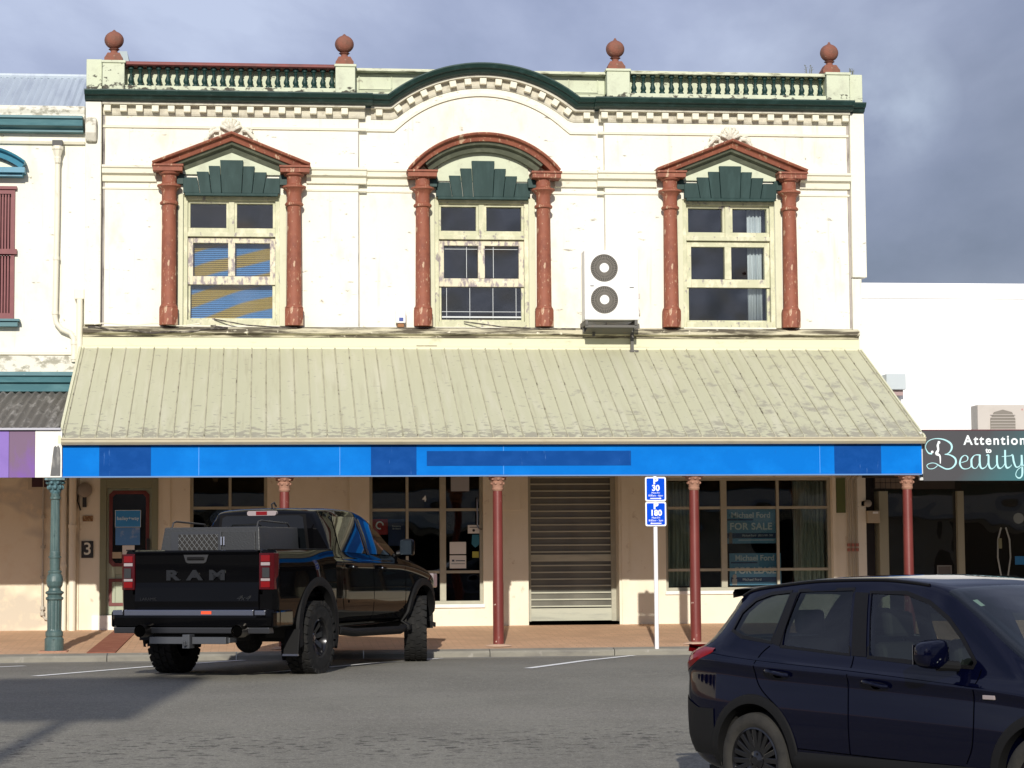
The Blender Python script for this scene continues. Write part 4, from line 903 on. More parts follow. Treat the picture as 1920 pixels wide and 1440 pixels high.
mb = MB(); mb.prism([(3.37, 1.62), (3.44, 1.68), (3.43, 1.83), (3.32, 1.83), (3.31, 1.68)], .095, .10); tag(mb.build('sticker', mat('teal_sticker', (.02, .16, .24), .4)), 'teal shield shaped sticker on the shopfront door', 'sticker')
mb = MB(); mb.box(3.32, 3.425, .095, .10, 1.46, 1.56); tag(mb.build('sticker', mat('yellow_sticker', (.38, .36, .05), .5)), 'yellow square sticker on the shopfront door', 'sticker')
q = thing('number_plate', 'black plaque with a white number 3 beside the door', 'house number', (-2.79, -.03, 1.50))
mb = MB(); mb.box(-2.885, -2.70, -.025, -.002, 1.50, 1.765); mb.build('board', black_m, q, bevel=.004); text('number', '3', .27, mat('number_cream', (.70, .70, .62), .5), (-2.79, -.028, 1.635), q, bold=.003)
mb = MB(); mb.box(-2.87, -2.71, -.02, -.002, 2.075, 2.165); tag(mb.build('wall_plaque', mat('bronze_plaque', (.20, .10, .04), .5, layers=[((.35, .25, .12), 30, .5, .6, 3)]), bevel=.003), 'small bronze plaque on the wall above the number 3 plate', 'plaque')
q = thing('alarm_bell', 'round grey alarm bell under the left end of the veranda', 'alarm bell', (-2.84, -.05, 2.57))
mb = MB(); mb.lathe([(.12, 0), (.115, -.04), (.07, -.065), (.02, -.07)], c=(-2.84, -.03, 2.57), n=24, axis='y'); mb.build('gong', mat('bell_grey', (.25, .22, .18), .5), q, smooth=True)
mb = MB(); mb.box(-2.87, -2.81, -.06, -.002, 2.30, 2.46); mb.tube([(-2.93, -.03, 2.6), (-2.95, -.03, 2.4), (-2.9, -.03, 2.25)], .012, 6); mb.build('striker_box', black_m, q)
q = thing('meter_box', 'beige meter box with white label beside the three pipes', 'meter box', (9.92, -.12, 1.98))
mb = MB(); mb.box(9.80, 10.0, -.16, -.02, 1.98, 2.18); mb.build('casing', mat('beige_casing', (.44, .38, .28), .6), q, bevel=.006)
mb = MB(); mb.box(9.88, 9.97, -.164, -.161, 2.13, 2.165); mb.build('label', wh_m, q)
mb = MB(); mb.lathe([(.06, 0), (.06, -.05), (.03, -.07)], c=(9.82, -.06, 2.30), n=18, axis='y'); mb.box(9.72, 9.80, -.05, -.02, 2.26, 2.34); tag(mb.build('wall_lamp', mat('grey_lamp', (.35, .33, .29), .5), smooth=True), 'small round grey lamp above the beige meter box', 'lamp')
for i, (x, lab) in enumerate(((9.50, 'left of the three thin vertical pipes at the right end of the shop wall'), (9.57, 'middle of the three thin vertical pipes at the right end of the shop wall'), (9.64, 'right of the three thin vertical pipes at the right end of the shop wall'))):
    q = thing('service_pipe', lab, 'pipe', (x, -.05, .37), group='three service pipes beside the meter box')
    mb = MB(); mb.tube([(x, -.045, .37), (x, -.045, 2.70), (x+.08, -.2, 2.85)], .017, 10); mb.build('pipe', mat('grey_pipe', (.38, .35, .28), .6), q, smooth=True)
    mb = MB()
    for z in (1.52, 1.60): mb.lathe([(.028, 0), (.028, .05)], c=(x, -.045, z), n=12)
    mb.build('clamp', mat('red_band', (.35, .12, .09), .6), q)

# ------------------------------------------------------------------ parking sign
q = thing('parking_sign', 'white pole with two blue P 30 and P 180 parking boards at the kerb', 'parking sign', (5.62, -3.90, .145))
mb = MB(); mb.lathe([(.031, -.02), (.031, 2.46), (.02, 2.47)], c=(5.62, -3.90, .145), n=16); mb.build('pole', pole_m, q, smooth=True)
def rrect(cx, cz, w_, h_, r, n=5):
    pts = []
    for sx, sz, a0 in ((1, -1, -PI/2), (1, 1, 0), (-1, 1, PI/2), (-1, -1, PI)):
        for k in range(n+1): a = a0+PI/2*k/n; pts.append((cx+sx*(w_/2-r)+r*math.cos(a), cz+sz*(h_/2-r)+r*math.sin(a)))
    return pts
for zc, a, b, l1, l2, dr_ in ((2.428, 'P', '30', 'Mon-Fri', '8:00am - 6pm', 1), (2.068, 'P', '180', 'Mon-Fri', '8:00am - 5pm', -1)):
    mb = MB(); mb.prism(rrect(5.62, zc, .305, .352, .025), -3.945, -3.940); bd = mb.build('sign_board', sgnw_m, q)
    mb = MB(); mb.prism(rrect(5.62, zc, .265, .312, .018), -3.9475, -3.9455); mb.build('blue_face', sgnb_m, bd)
    text('letter', a, .135, sgnw_m, (5.62, -3.949, zc+.115), bd, bold=.006); text('letter', b, .115, sgnw_m, (5.622, -3.949, zc+.012), bd, bold=.004)
    text('letter', l1, .038, sgnw_m, (5.62, -3.949, zc-.055), bd); text('letter', l2, .038, sgnw_m, (5.62, -3.949, zc-.095), bd)
    ar = [(-.08, -.006), (.06, -.006), (.06, -.014), (.085, 0), (.06, .014), (.06, .006), (-.08, .006)]
    mb = MB(); mb.prism([(5.62+dr_*u, zc-.135+v) for u, v in ar], -3.950, -3.948); mb.build('arrow', sgnw_m, bd)
    mb = MB(); mb.lathe([(.009, 0), (.009, -.004)], c=(5.62, -3.95, zc+.14), n=10, axis='y'); mb.build('bolt', mat('bolt_grey', (.35, .38, .42), .4), bd)

# weeds on the right end of the parapet
for x, n_, h_, lab in ((8.98, 3, .24, 'thin dry weed stalks rising left of the rightmost finial'), (9.75, 4, .16, 'small weed tuft growing on the right end of the parapet')):
    mb = MB()
    for k in range(n_):
        u = random.uniform(-.08, .08); mb.tube([(x+u, .1, 9.42), (x+u+random.uniform(-.02, .02), .1, 9.42+h_*.5), (x+u+random.uniform(-.03, .03), .1, 9.42+h_*random.uniform(.7, 1.05))], [.006, .005, .003], 5)
        for j in range(5): zz = 9.45+h_*.15*j; mb.add([(x+u, .1, zz), (x+u+random.uniform(-.05, .05), .08, zz+.03), (x+u, .1, zz+.015)], [(0, 1, 2)])
    tag(mb.build('weed', mat('dry_weed', (.12, .12, .06), .9)), lab, 'weed')

# ------------------------------------------------------------------ left neighbour
Lb = thing('neighbour_building', 'white neighbour on the left with teal cornice and zinc roof', 'building', (-6, 0, .15))
mb = MB(); wall(mb, -12, -2.865, 3.3, 8.30, [(-4.75, -3.98, 5.30, 7.35)], .02, .3); mb.box(-12, -11.8, .35, 10, .3, 8.2); mb.box(-11.79, -2.93, 9.8, 10, .3, 8.2); mb.build('upper_wall', wall_m, Lb)
mb = MB(); wall(mb, -12, -2.925, .25, 3.29, [], 0, .3); mb.build('lower_wall', leftlow_m, Lb)
rz = MB(); rows = []
for y, z in ((.45, 8.66), (3.4, 9.93)):
    pass
n = 240; xs = [-12+i*(9.13)/n for i in range(n+1)]
rz.grid([[(x, .15, 8.62+.018*math.sin(x*2*PI/.115)) for x in xs], [(x, 2.6, 9.74+.018*math.sin(x*2*PI/.115)) for x in xs]])
rz.grid([[(x, 2.6, 9.74+.018*math.sin(x*2*PI/.115)) for x in xs], [(x, 6.6, 8.3+.018*math.sin(x*2*PI/.115)) for x in xs]])
rf = rz.build('roof', zinc_m, Lb, smooth=True)
mb = MB(); mb.tube([(-12, 2.6, 9.76), (-2.87, 2.6, 9.76)], .05, 8); mb.build('ridge_cap', zinc_m, rf)
mb = MB(); mb.prism([(.3, 8.30), (-.06, 8.50), (-.05, 8.58), (-.08, 8.66), (-.02, 8.72), (.14, 8.74), (.3, 8.60)], -12, -2.88, 'x'); mb.build('parapet', rough_m, Lb, bevel=.02)
mb = MB(); mb.prism([(.0, 8.27), (-.12, 8.28), (-.12, 8.32), (-.24, 8.36), (-.26, 8.46), (-.30, 8.47), (-.30, 8.51), (.0, 8.53)], -12, -2.90, 'x'); mb.build('cornice', lteal_m, Lb)
mb = MB(); mb.prism([(.019, 8.10), (-.03, 8.10), (-.05, 8.14), (0.019, 8.15)], -12, -2.88, 'x'); mb.prism([(.019, 4.72), (-.03, 4.72), (-.03, 4.76), (.019, 4.77)], -12, -2.88, 'x'); mb.build('thin_moulding', trim_m, Lb)
mb = MB(); mb.prism([(x-.02, z) for x, z in ((-.04, 8.06), (-.22, 8.12), (-.30, 8.24), (-.30, 8.42), (-.24, 8.50), (.0, 8.50))], -2.855, -2.68, 'x'); mb.build('corbel_scroll', rough_m, Lb, bevel=.03)
mb = MB()   # segmental hood over the shuttered window
mb.sweep([(x, z) for x, z in arc(-4.55, 7.78, .76, .26, 20)], [(-.13, .0), (-.13, -.16), (-.05, -.18), (-.03, -.26), (0, -.28), (0, .0)]); mb.box(-5.33, -3.80, -.24, .018, 7.60, 7.685); mb.box(-5.28, -3.84, -.17, .018, 7.55, 7.599)
mb.build('window_hood', lblue_m, Lb)
mb = MB(); mb.prism([(x, z-.13) for x, z in arc(-4.55, 7.78, .70, .22, 16)], -.03, .018); mb.build('tympanum', trim_m, Lb)
sh2 = MB(); sh2.box(-4.76, -4.70, -.02, .12, 5.29, 7.36); sh2.box(-4.03, -3.97, -.02, .12, 5.29, 7.36); sh2.box(-4.70, -4.03, -.02, .12, 7.29, 7.36); sh2.box(-4.70, -4.03, -.02, .12, 5.29, 5.38); sh2.box(-4.80, -3.93, -.06, .12, 6.32, 6.40); sh2.box(-4.80, -3.94, -.05, .019, 7.361, 7.41)
for k in range(14): sh2.box(-4.68+k*.046, -4.655+k*.046, .0, .06, 5.381, 6.319); sh2.box(-4.68+k*.046, -4.655+k*.046, .0, .06, 6.401, 7.289)
sh2.box(-4.7, -4.03, .07, .10, 5.38, 6.31); sh2.box(-4.7, -4.03, .07, .10, 6.41, 7.28)
sh2.build('shutter', shut_m, Lb)
mb = MB(); mb.box(-5.1, -3.90, -.13, .018, 5.16, 5.275); mb.box(-5.1, -3.87, -.17, .018, 5.24, 5.276); build_each(mb, 'window_sill', lteal_m, Lb)
mb = MB(); mb.box(-12, -2.93, -.06, .018, 4.44, 4.70); mb.build('frieze', rough_m, Lb)
mb = MB(); mb.prism([(.0, 4.10), (-.22, 4.12), (-.24, 4.24), (-.30, 4.26), (-.32, 4.34), (-.36, 4.36), (-.36, 4.42), (0, 4.45)], -12, -2.94, 'x'); mb.build('lower_cornice', lteal_m, Lb)
n = 300; xs = [-9+i*(6.06)/n for i in range(n+1)]
mb = MB(); mb.grid([[(x, -.25, 4.10+.02*math.sin(x*2*PI/.125)) for x in xs], [(x, -1.9, 3.74+.02*math.sin(x*2*PI/.125)) for x in xs], [(x, -3.52, 3.34+.02*math.sin(x*2*PI/.125)) for x in xs]])
vr2 = mb.build('veranda_roof', iron_m, Lb, smooth=True)
mb = MB(); mb.box(-9, -2.90, -3.60, -3.50, 3.315, 3.345); mb.build('fascia_capping', mat('lilac_capping', (.42, .42, .48), .5), Lb)
mb = MB(); mb.box(-9, -3.63, -3.55, -3.50, 2.64, 3.31); mb.build('fascia', purple_m, Lb)
mb = MB(); mb.box(-3.625, -3.265, -3.551, -3.50, 2.64, 3.31); o = mb.build('fascia_panel', purpled_m, Lb)
mb = MB(); mb.box(-3.26, -2.885, -3.556, -3.50, 2.64, 3.31); o = mb.build('fascia_panel', wpanel_m, Lb); o['label'] = 'white panel with a black mould streak at the end of the purple fascia'
mb = MB(); mb.prism([(-3.045, 2.66), (-2.905, 2.66), (-2.905, 2.95), (-2.915, 3.06), (-2.94, 3.10), (-2.955, 3.07), (-2.975, 3.09), (-3.0, 3.07), (-3.02, 2.9)], -3.560, -3.557); mb.build('mould_streak', stain_m, o)
mb = MB(); mb.box(-9, -2.9, -3.49, -.05, 2.9, 2.95); mb.build('veranda_ceiling', mat('veranda_lining', (.42, .37, .28), .8), Lb)
mb = MB(); mb.box(-3.72, -3.12, -.05, -.002, 2.58, 2.85); o = mb.build('vent', mat('vent_frame', (.5, .44, .34), .7), Lb); mb = MB(); mb.box(-3.66, -3.18, -.055, -.051, 2.62, 2.85); mb.build('vent_opening', mat('vent_dark', (.05, .02, .03), .8), o)
mb = MB(); mb.box(-12, -2.93, -.04, -.001, .20, .34); mb.build('plinth', leftlow_m, Lb)

def pipe(name, label, pts, r, m=pipe_m, joints=(), jr=1.25, head=None, hm=None):
    q = thing(name, label, 'pipe', pts[-1]); mb = MB(); mb.tube(pts, r, 12); p_ = mb.build('pipe', m, q, smooth=True)
    if joints:
        mb = MB()
        for j in joints: mb.lathe([(r*jr, -.025), (r*jr, .025)], c=j, n=14)
        build_each(mb, 'joint_collar', m, q)
    if head:
        mb = MB(); mb.lathe([(r*1.1, -.22), (r*1.4, -.14), (r*1.2, -.12), (r*1.9, -.02), (r*2.3, 0), (r*2.3, .05)], c=head, n=8, rot=PI/8); mb.build('rainwater_head', m, q)
        mb = MB(); mb.box(head[0]-.08, head[0]+.08, head[1]-.07, head[1]+.05, head[2]+.05, head[2]+.14); mb.build('outlet', black_m, q)
pipe('downpipe', 'white downpipe with rainwater head on the neighbour, bending right at its foot', [(-3.30, -.08, 8.0), (-3.30, -.08, 7.0), (-3.32, -.08, 5.32), (-3.30, -.08, 5.22), (-3.22, -.08, 5.12), (-3.08, -.08, 5.06), (-3.03, -.08, 4.98), (-3.02, -.08, 4.88), (-3.02, -.08, 4.60)], .042, joints=((-3.31, -.08, 6.25), (-3.32, -.08, 5.38), (-3.02, -.08, 4.90), (-3.02, -.08, 4.66)), head=(-3.30, -.10, 8.0))
pipe('downpipe', 'short cream pipe in the corner between the two buildings above the veranda', [(-2.935, -.08, 5.60), (-2.935, -.08, 4.5)], .05)
mb = MB(); mb.box(-3.02, -2.865, -.12, .01, 5.60, 5.76); tag(mb.build('cable_box', pipe_m, bevel=.01), 'cream box capping the short corner pipe', 'box')
pipe('downpipe', 'thick cream pipe left of the door, right one of the pair', [(-3.02, -.07, 2.85), (-3.02, -.07, .36)], .058, joints=((-3.02, -.07, 2.0),))
pipe('downpipe', 'thick cream pipe left of the door, left one of the pair', [(-3.155, -.05, 2.85), (-3.155, -.05, .36)], .045, joints=((-3.155, -.05, 1.38),))
pipe('conduit', 'thin bracketed pipe on the tan wall behind the teal post', [(-3.48, -.04, 2.8), (-3.48, -.04, .62), (-3.44, -.04, .55), (-3.36, -.04, .53)], .017, mat('thin_pipe', (.45, .42, .36), .6), joints=tuple((-3.48, -.04, z) for z in (2.15, 1.68, 1.2, .72, .63)), jr=2.2)

# ------------------------------------------------------------------ right neighbour
Rb = thing('white_building', 'plain bright white building on the right', 'building', (13, 0, .15))
mb = MB(); mb.box(9.81, 24, .05, 10, 3.2, 5.695); mb.build('wall', white_m, Rb)
mb = MB(); mb.box(9.80, 24, .035, 10.05, 5.70, 5.96); mb.build('coping', white_m, Rb, bevel=.01)
mb = MB(); mb.box(9.74, 20, -3.45, .04, 3.18, 3.22); mb.build('veranda_roof', mat('veranda_iron_grey', (.3, .3, .3), .6), Rb)
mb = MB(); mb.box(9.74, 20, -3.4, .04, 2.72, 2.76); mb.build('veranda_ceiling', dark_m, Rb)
mb = MB(); mb.box(9.79, 10.02, .25, .29, .3, 3.1); mb.build('recessed_door', mat('dark_recess', (.03, .025, .03), .6), Rb)
mb = MB(); mb.box(10.02, 10.17, -.05, .3, .3, 2.50); mb.box(11.35, 11.46, -.02, .08, .3, 2.50); build_each(mb, 'shop_post', mat('grey_green_post', (.33, .325, .24), .6), Rb)
tl = MB(); tl.box(9.98, 11.34, .06, .10, 2.54, 2.72); tl.build('transom', mat('brown_transom', (.05, .04, .035), .7), Rb)
tl = MB()
for i in range(5):
    for j in range(2): tl.box(9.99+i*.088, 10.07+i*.088, .045, .059, 2.55+j*.10, 2.64+j*.10)
tl.build('tile_panel', mat('brown_tiles', (.20, .155, .115), .5), Rb)
g = MB(); g.box(10.17, 11.35, .10, .108, .5, 2.53); g.build('pane', shop_g, Rb); g = MB(); g.box(11.46, 14, .10, .108, .5, 2.7); g.build('pane', shop_g, Rb)
mb = MB(); mb.box(9.8, 20, 2.5, 2.6, .3, 3.1); mb.box(9.8, 20, .3, 2.49, .28, .3); mb.box(9.8, 20, .0, .3, .3, .49); mb.build('interior', dark_m, Rb)
q = thing('shop_sign', 'dark fascia sign reading Attention to Beauty', 'sign', (12, -3.45, 2.55))
def sign_mat():
    m = bpy.data.materials.new('charcoal_to_teal_print'); m.use_nodes = True; t = m.node_tree; N = t.nodes; L = t.links; b = N['Principled BSDF']; b.inputs['Roughness'].default_value = .45
    g = N.new('ShaderNodeNewGeometry'); sx = N.new('ShaderNodeSeparateXYZ'); L.new(g.outputs['Position'], sx.inputs[0]); n = N.new('ShaderNodeTexNoise'); n.inputs['Scale'].default_value = 1.4; L.new(g.outputs['Position'], n.inputs[0])
    ad = N.new('ShaderNodeMath'); ad.operation = 'ADD'; L.new(sx.outputs[0], ad.inputs[0]); L.new(n.outputs[0], ad.inputs[1])
    sb = N.new('ShaderNodeMath'); sb.operation = 'MULTIPLY_ADD'; L.new(sx.outputs[2], sb.inputs[0]); sb.inputs[1].default_value = -.7; L.new(ad.outputs[0], sb.inputs[2])
    r = N.new('ShaderNodeMapRange'); r.inputs[1].default_value = 8.9; r.inputs[2].default_value = 10.1; L.new(sb.outputs[0], r.inputs[0])
    mi = N.new('ShaderNodeMixRGB'); mi.inputs[1].default_value = (.045, .045, .052, 1); mi.inputs[2].default_value = (.02, .12, .14, 1); L.new(r.outputs[0], mi.inputs[0]); L.new(mi.outputs[0], b.inputs['Base Color']); return m
mb = MB(); mb.box(9.755, 14.6, -3.47, -3.42, 2.55, 3.30); mb.build('board', sign_mat(), q)
mb = MB(); mb.box(9.755, 14.6, -3.475, -3.41, 3.301, 3.315); mb.build('top_edge', mat('dark_red_edge', (.12, .02, .03), .5), q)
def spx(u, v): return (9.755+(u-260)/1920*220/120.*.985, 3.30-(v-235)/1309*150/120.*.985)
def stroke(mb, pts, wd, y=-3.474):
    """ribbon of changing width through pixel-like design points (u,v)"""
    P_ = [Vector((*spx(u, v),)) for u, v in pts]; Q = []
    for i in range(len(P_)-1):
        p0, p1, p2, p3 = P_[max(i-1, 0)], P_[i], P_[i+1], P_[min(i+2, len(P_)-1)]
        for k in range(6):
            t = k/6; Q.append((.5*((2*p1)+(-p0+p2)*t+(2*p0-5*p1+4*p2-p3)*t*t+(-p0+3*p1-3*p2+p3)*t**3), wd[i]*(1-t)+wd[i+1]*t))
    Q.append((P_[-1], wd[-1])); n_ = len(Q); vs = []
    for i, (p, w_) in enumerate(Q):
        d = (Q[min(i+1, n_-1)][0]-Q[max(i-1, 0)][0]).normalized(); nn = Vector((-d.y, d.x))*w_/2
        vs += [(p.x+nn.x, y, p.y+nn.y), (p.x-nn.x, y, p.y-nn.y), (p.x+nn.x, y+.004, p.y+nn.y), (p.x-nn.x, y+.004, p.y-nn.y)]
    fs = []
    for i in range(n_-1):
        a, b = 4*i, 4*i+4; fs += [(a, a+1, b+1, b), (a+2, b+2, b+3, a+3), (a, b, b+2, a+2), (a+1, a+3, b+3, b+1)]
    mb.add(vs, fs)
T1, T2, T3 = .010, .019, .028
mb = MB()
stroke(mb, [(405, 600), (345, 590), (300, 500), (340, 410), (450, 365), (590, 375), (700, 430), (730, 500), (700, 570), (650, 605), (610, 612)], [T3, T2, T1, T1, T1, T2, T3, T3, T2, T1, T1])
stroke(mb, [(610, 612), (700, 625), (780, 680), (785, 760), (720, 830), (630, 845), (540, 805), (450, 755), (370, 755), (315, 790), (350, 840), (430, 835), (490, 790)], [T1, T2, T3, T3, T2, T2, T2, T1, T1, T1, T1, T1, T1], -3.4745)
stroke(mb, [(880, 745), (970, 715), (985, 660), (940, 630), (880, 670), (855, 760), (890, 830), (960, 845), (1030, 810), (1045, 700), (1100, 630), (1180, 625), (1185, 640)], [T1, T1, T2, T1, T2, T3, T2, T1, T1, T3, T1, T2, T2])
stroke(mb, [(1185, 620), (1180, 720), (1190, 810), (1225, 840), (1290, 800), (1330, 700)], [T3, T3, T3, T2, T1, T1], -3.4745)
stroke(mb, [(1045, 700), (1050, 800), (1100, 840), (1150, 800), (1180, 720)], [T3, T3, T1, T1, T1], -3.4750)
stroke(mb, [(1290, 635), (1325, 630), (1325, 760), (1350, 835), (1400, 835), (1460, 760), (1465, 630)], [T1, T3, T3, T3, T1, T1, T3])
stroke(mb, [(1465, 630), (1465, 760), (1490, 830), (1540, 825), (1595, 740), (1600, 545)], [T3, T3, T3, T1, T1, T3], -3.4745)
stroke(mb, [(1600, 545), (1600, 760), (1625, 830), (1680, 810), (1700, 780)], [T3, T3, T3, T1, T1], -3.4750)
stroke(mb, [(1545, 650), (1680, 640), (1720, 630), (1740, 740), (1780, 820), (1850, 780), (1870, 640)], [T1, T1, T3, T3, T2, T1, T3], -3.4755)
stroke(mb, [(1870, 625), (1875, 900), (1850, 980), (1800, 990), (1765, 940), (1800, 860), (1900, 790), (1960, 720)], [T3, T3, T2, T2, T1, T1, T1, T1], -3.4760)
mb.build('script_lettering', mat('pale_aqua_lettering', (.42, .72, .76), .5), q)
text('lettering', 'Attention', .20, letter_m, (10.86, -3.474, 3.30-(390-235)/1309*150/120.*.985-.005), q, bold=.004, spacing=1.22); text('lettering', 'to', .10, letter_m, (10.76, -3.474, 3.30-(555-235)/1309*1.231), q, bold=.004)
mb = MB()
stroke(mb, [(520, 420), (500, 470), (505, 540), (480, 600), (530, 640), (535, 760)], [.02, .035, .03, .05, .025, .012], -3.4765)
mb.sphere((spx(520, 425)[0], -3.476, spx(520, 425)[1]), .022, 10, 6, (1, .2, 1)); mb.sphere((spx(408, 575)[0], -3.476, spx(408, 575)[1]), .02, 10, 6, (1, .2, 1))
mb.build('figure_emblem', letter_m, q)
mb = MB(); mb.prism([(9.60, 2.655), (9.75, 2.655), (9.75, 2.60)], -3.46, -3.40); mb.box(9.70, 9.752, -3.46, -3.40, 2.56, 3.28); mb.build('end_bracket', mat('grey_white_bracket', (.55, .56, .55), .5), q)
# right AC unit on the veranda roof
q = thing('air_conditioner', 'wide off-white air conditioner standing on the right-hand veranda roof', 'air conditioner', (11.45, -2, 3.22))
mb = MB(); mb.box(11.02, 12.0, -2.2, -1.85, 3.26, 3.78); mb.build('casing', acgrey_m, q, bevel=.02)
mb = MB(); mb.prism([(11.22+.0, 3.28), (11.62, 3.28), (11.62, 3.55), (11.57, 3.66), (11.42, 3.70), (11.28, 3.66), (11.22, 3.55)], -2.215, -2.2005); g = mb.build('grille', grille2_m, q)
mb = MB()
for k in range(8): mb.box(11.22, 11.62, -2.225, -2.216, 3.30+k*.045, 3.308+k*.045)
mb.build('louvre', acgrey_m, g); text('badge', '\u2666 MITSUBISHI', .035, mat('badge_red', (.45, .2, .2), .5), (11.83, -2.203, 3.70), q)
mb = MB(); mb.box(11.06, 11.1, -2.2, -1.85, 3.22, 3.259); mb.box(11.9, 11.94, -2.2, -1.85, 3.22, 3.259); mb.build('foot', black_m, q)
q = thing('flood_light', 'pale grey box light on the white wall above the right end of the veranda', 'light', (10.3, .0, 4.2))
mb = MB(); mb.box(10.12, 10.45, -.28, .0, 4.16, 4.42); mb.build('housing', mat('pale_blue_grey', (.46, .51, .54), .5), q, bevel=.01)
mb = MB(); mb.box(10.24, 10.42, -.2, .04, 4.07, 4.159); mb.build('bracket', mat('mauve_brown', (.35, .25, .25), .6), q)
# a few things in the right-hand shop
q = poster('window_notice', 'pale framed card standing inside the dark beauty shop window', 11.05, 11.30, 1.06, 1.28, .2, mat('taupe_card', (.22, .19, .19), .8), 'notice')
mb = MB(); mb.box(11.05, 11.30, .195, .199, 1.26, 1.28); mb.box(11.05, 11.07, .195, .199, 1.06, 1.26); mb.box(11.28, 11.30, .195, .199, 1.06, 1.26); mb.build('border', mat('card_border', (.4, .38, .37), .8), q)
for i, (x, s_, lab) in enumerate(((12.24, -1, 'left pale curved stand frame inside the beauty shop'), (12.36, 1, 'right pale curved stand frame inside the beauty shop'))):
    mb = MB(); mb.tube([(x-s_*.0, .5, 1.1), (x+s_*.05, .5, 1.4), (x+s_*.04, .5, 1.7), (x-s_*.02, .5, 1.9)], .014, 8); tag(mb.build('stand_frame', wh_m, smooth=True), lab, 'stand', group='curved stand frames in the beauty shop')
mb = MB(); mb.lathe([(.09, 0), (.09, .01)], c=(12.5, .3, 2.05), n=20, axis='y'); tag(mb.build('window_disc', mat('grey_disc', (.35, .37, .36), .6)), 'grey round disc in the beauty shop window', 'disc')
mb = MB(); mb.box(12.42, 12.60, .3, .31, 1.28, 1.42); tag(mb.build('window_card', blue_poster_m), 'small blue card in the beauty shop window', 'card')
mb = MB(); mb.box(12.14, 12.20, .3, .31, 1.55, 1.72); tag(mb.build('window_tag', mat('yellow_card', (.4, .38, .25), .7)), 'narrow cream card in the beauty shop window', 'card')

# ------------------------------------------------------------------ across the street (behind the viewpoint): seen only in reflections, casts the shadow on the road
Ob = thing('opposite_shops', 'low row of pale shops with dark windows across the street', 'building', (4, -50, -.38))
mb = MB(); wall(mb, -28, 36, -.4, 5.2, [(-26+i*7.5, -21+i*7.5, .4, 2.6) for i in range(8)], -50, .3); mb.box(-28, 36, -60, -50.0+.0, 5.0, 5.19); mb.build('wall', mat('opposite_wall', (.5, .45, .37), .8), Ob)
mb = MB(); mb.box(-28, 36, -49.69, -46.6, 2.95, 3.3); mb.build('veranda', mat('opposite_veranda', (.25, .27, .28), .7), Ob)
mb = MB(); mb.box(-28, -8, -58, -50.01, 5.2, 8.6); mb.box(14, 25, -58, -50.01, 5.2, 7.4); mb.build('upper_storey', mat('opposite_brick', (.25, .13, .09), .9), Ob)
mb = MB(); mb.box(-28, 36, -53, -52.9, -.38, 4.9); mb.build('interior', dark_m, Ob)
def side_row(label, x0, x1, col, h):
    q = thing('shop_row', label, 'building', ((x0+x1)/2, 0, .2)); n = int((x1-x0)//5)
    mb = MB(); wall(mb, x0, x1, .3, h, [(x0+.8+i*5, x0+3.9+i*5, .9, 2.7) for i in range(n)] + [(x0+1.5+i*5, x0+2.9+i*5, 4.4, 6.0) for i in range(n) if h > 7], .05, .3); mb.box(x0, x1, 8, 8.2, .3, h-.3); mb.box(x0+.05, x1-.05, .36, 8, h-.5, h-.3); mb.build('wall', mat('row_wall_'+str(int(h*10)), col, .8), q)
    mb = MB(); mb.box(x0, x1, -3.4, .04, 3.0, 3.08); mb.box(x0, x1, -3.5, -3.41, 2.65, 3.2); mb.build('veranda', mat('row_veranda', (.20, .22, .24), .7), q)
    mb = MB(); mb.box(x0+.1, x1-.1, .8, .9, .3, h-.6); mb.build('interior', dark_m, q)
side_row('pale plaster shops with a low veranda further left along the street', -46, -12.05, (.66, .62, .52), 7.6)
side_row('cream single storey shops further right along the street', 24.05, 50, (.62, .56, .46), 5.1)
ps = thing('road_shadow_caster', 'unseen tall pole and plain board added to cast the shadow on the road', 'sign', (-5.06, -37, -.5))  # pole and board added out of view, sized to throw the road shadow
mb = MB(); mb.lathe([(.15, 0), (.12, 7), (.09, 13.5)], c=(-5.06, -37, -.5), n=14); mb.build('pole', rust_m, ps)
mb = MB(); mb.box(-6.96, -4.46, -37.25, -37.17, 10.16, 12.46); mb.box(-5.5, -4.6, -37.168, -37.0, 11.8, 11.9); mb.build('board', wh_m, ps)

# ---- vehicles-marker

# ------------------------------------------------------------------ vehicles
def tab(x, T):
    """smooth (monotone cubic) lookup"""
    xs = np.array([a for a, _ in T], float); ys = np.array([b for _, b in T], float)
    h = np.diff(xs); d = np.diff(ys)/h; m = np.zeros(len(xs)); m[0], m[-1] = d[0], d[-1]
    for i in range(1, len(xs)-1): m[i] = 0 if d[i-1]*d[i] <= 0 else 2*d[i-1]*d[i]/(d[i-1]+d[i])
    x = min(max(x, xs[0]), xs[-1]); i = min(max(np.searchsorted(xs, x)-1, 0), len(h)-1); t = (x-xs[i])/h[i]
    return float((1+2*t)*(1-t)**2*ys[i]+t*(1-t)**2*h[i]*m[i]+t*t*(3-2*t)*ys[i+1]+t*t*(t-1)*h[i]*m[i+1])
def catmull(P, k=5):
    Q = []
    for i in range(len(P)-1):
        p0, p1, p2, p3 = P[max(i-1, 0)], P[i], P[i+1], P[min(i+2, len(P)-1)]
        for j in range(k):
            t = j/k; Q.append(tuple(.5*(2*b+(-a+c)*t+(2*a-5*b+4*c-d)*t*t+(-a+3*b-3*c+d)*t**3) for a, b, c, d in zip(p0, p1, p2, p3)))
    Q.append(P[-1]); return Q
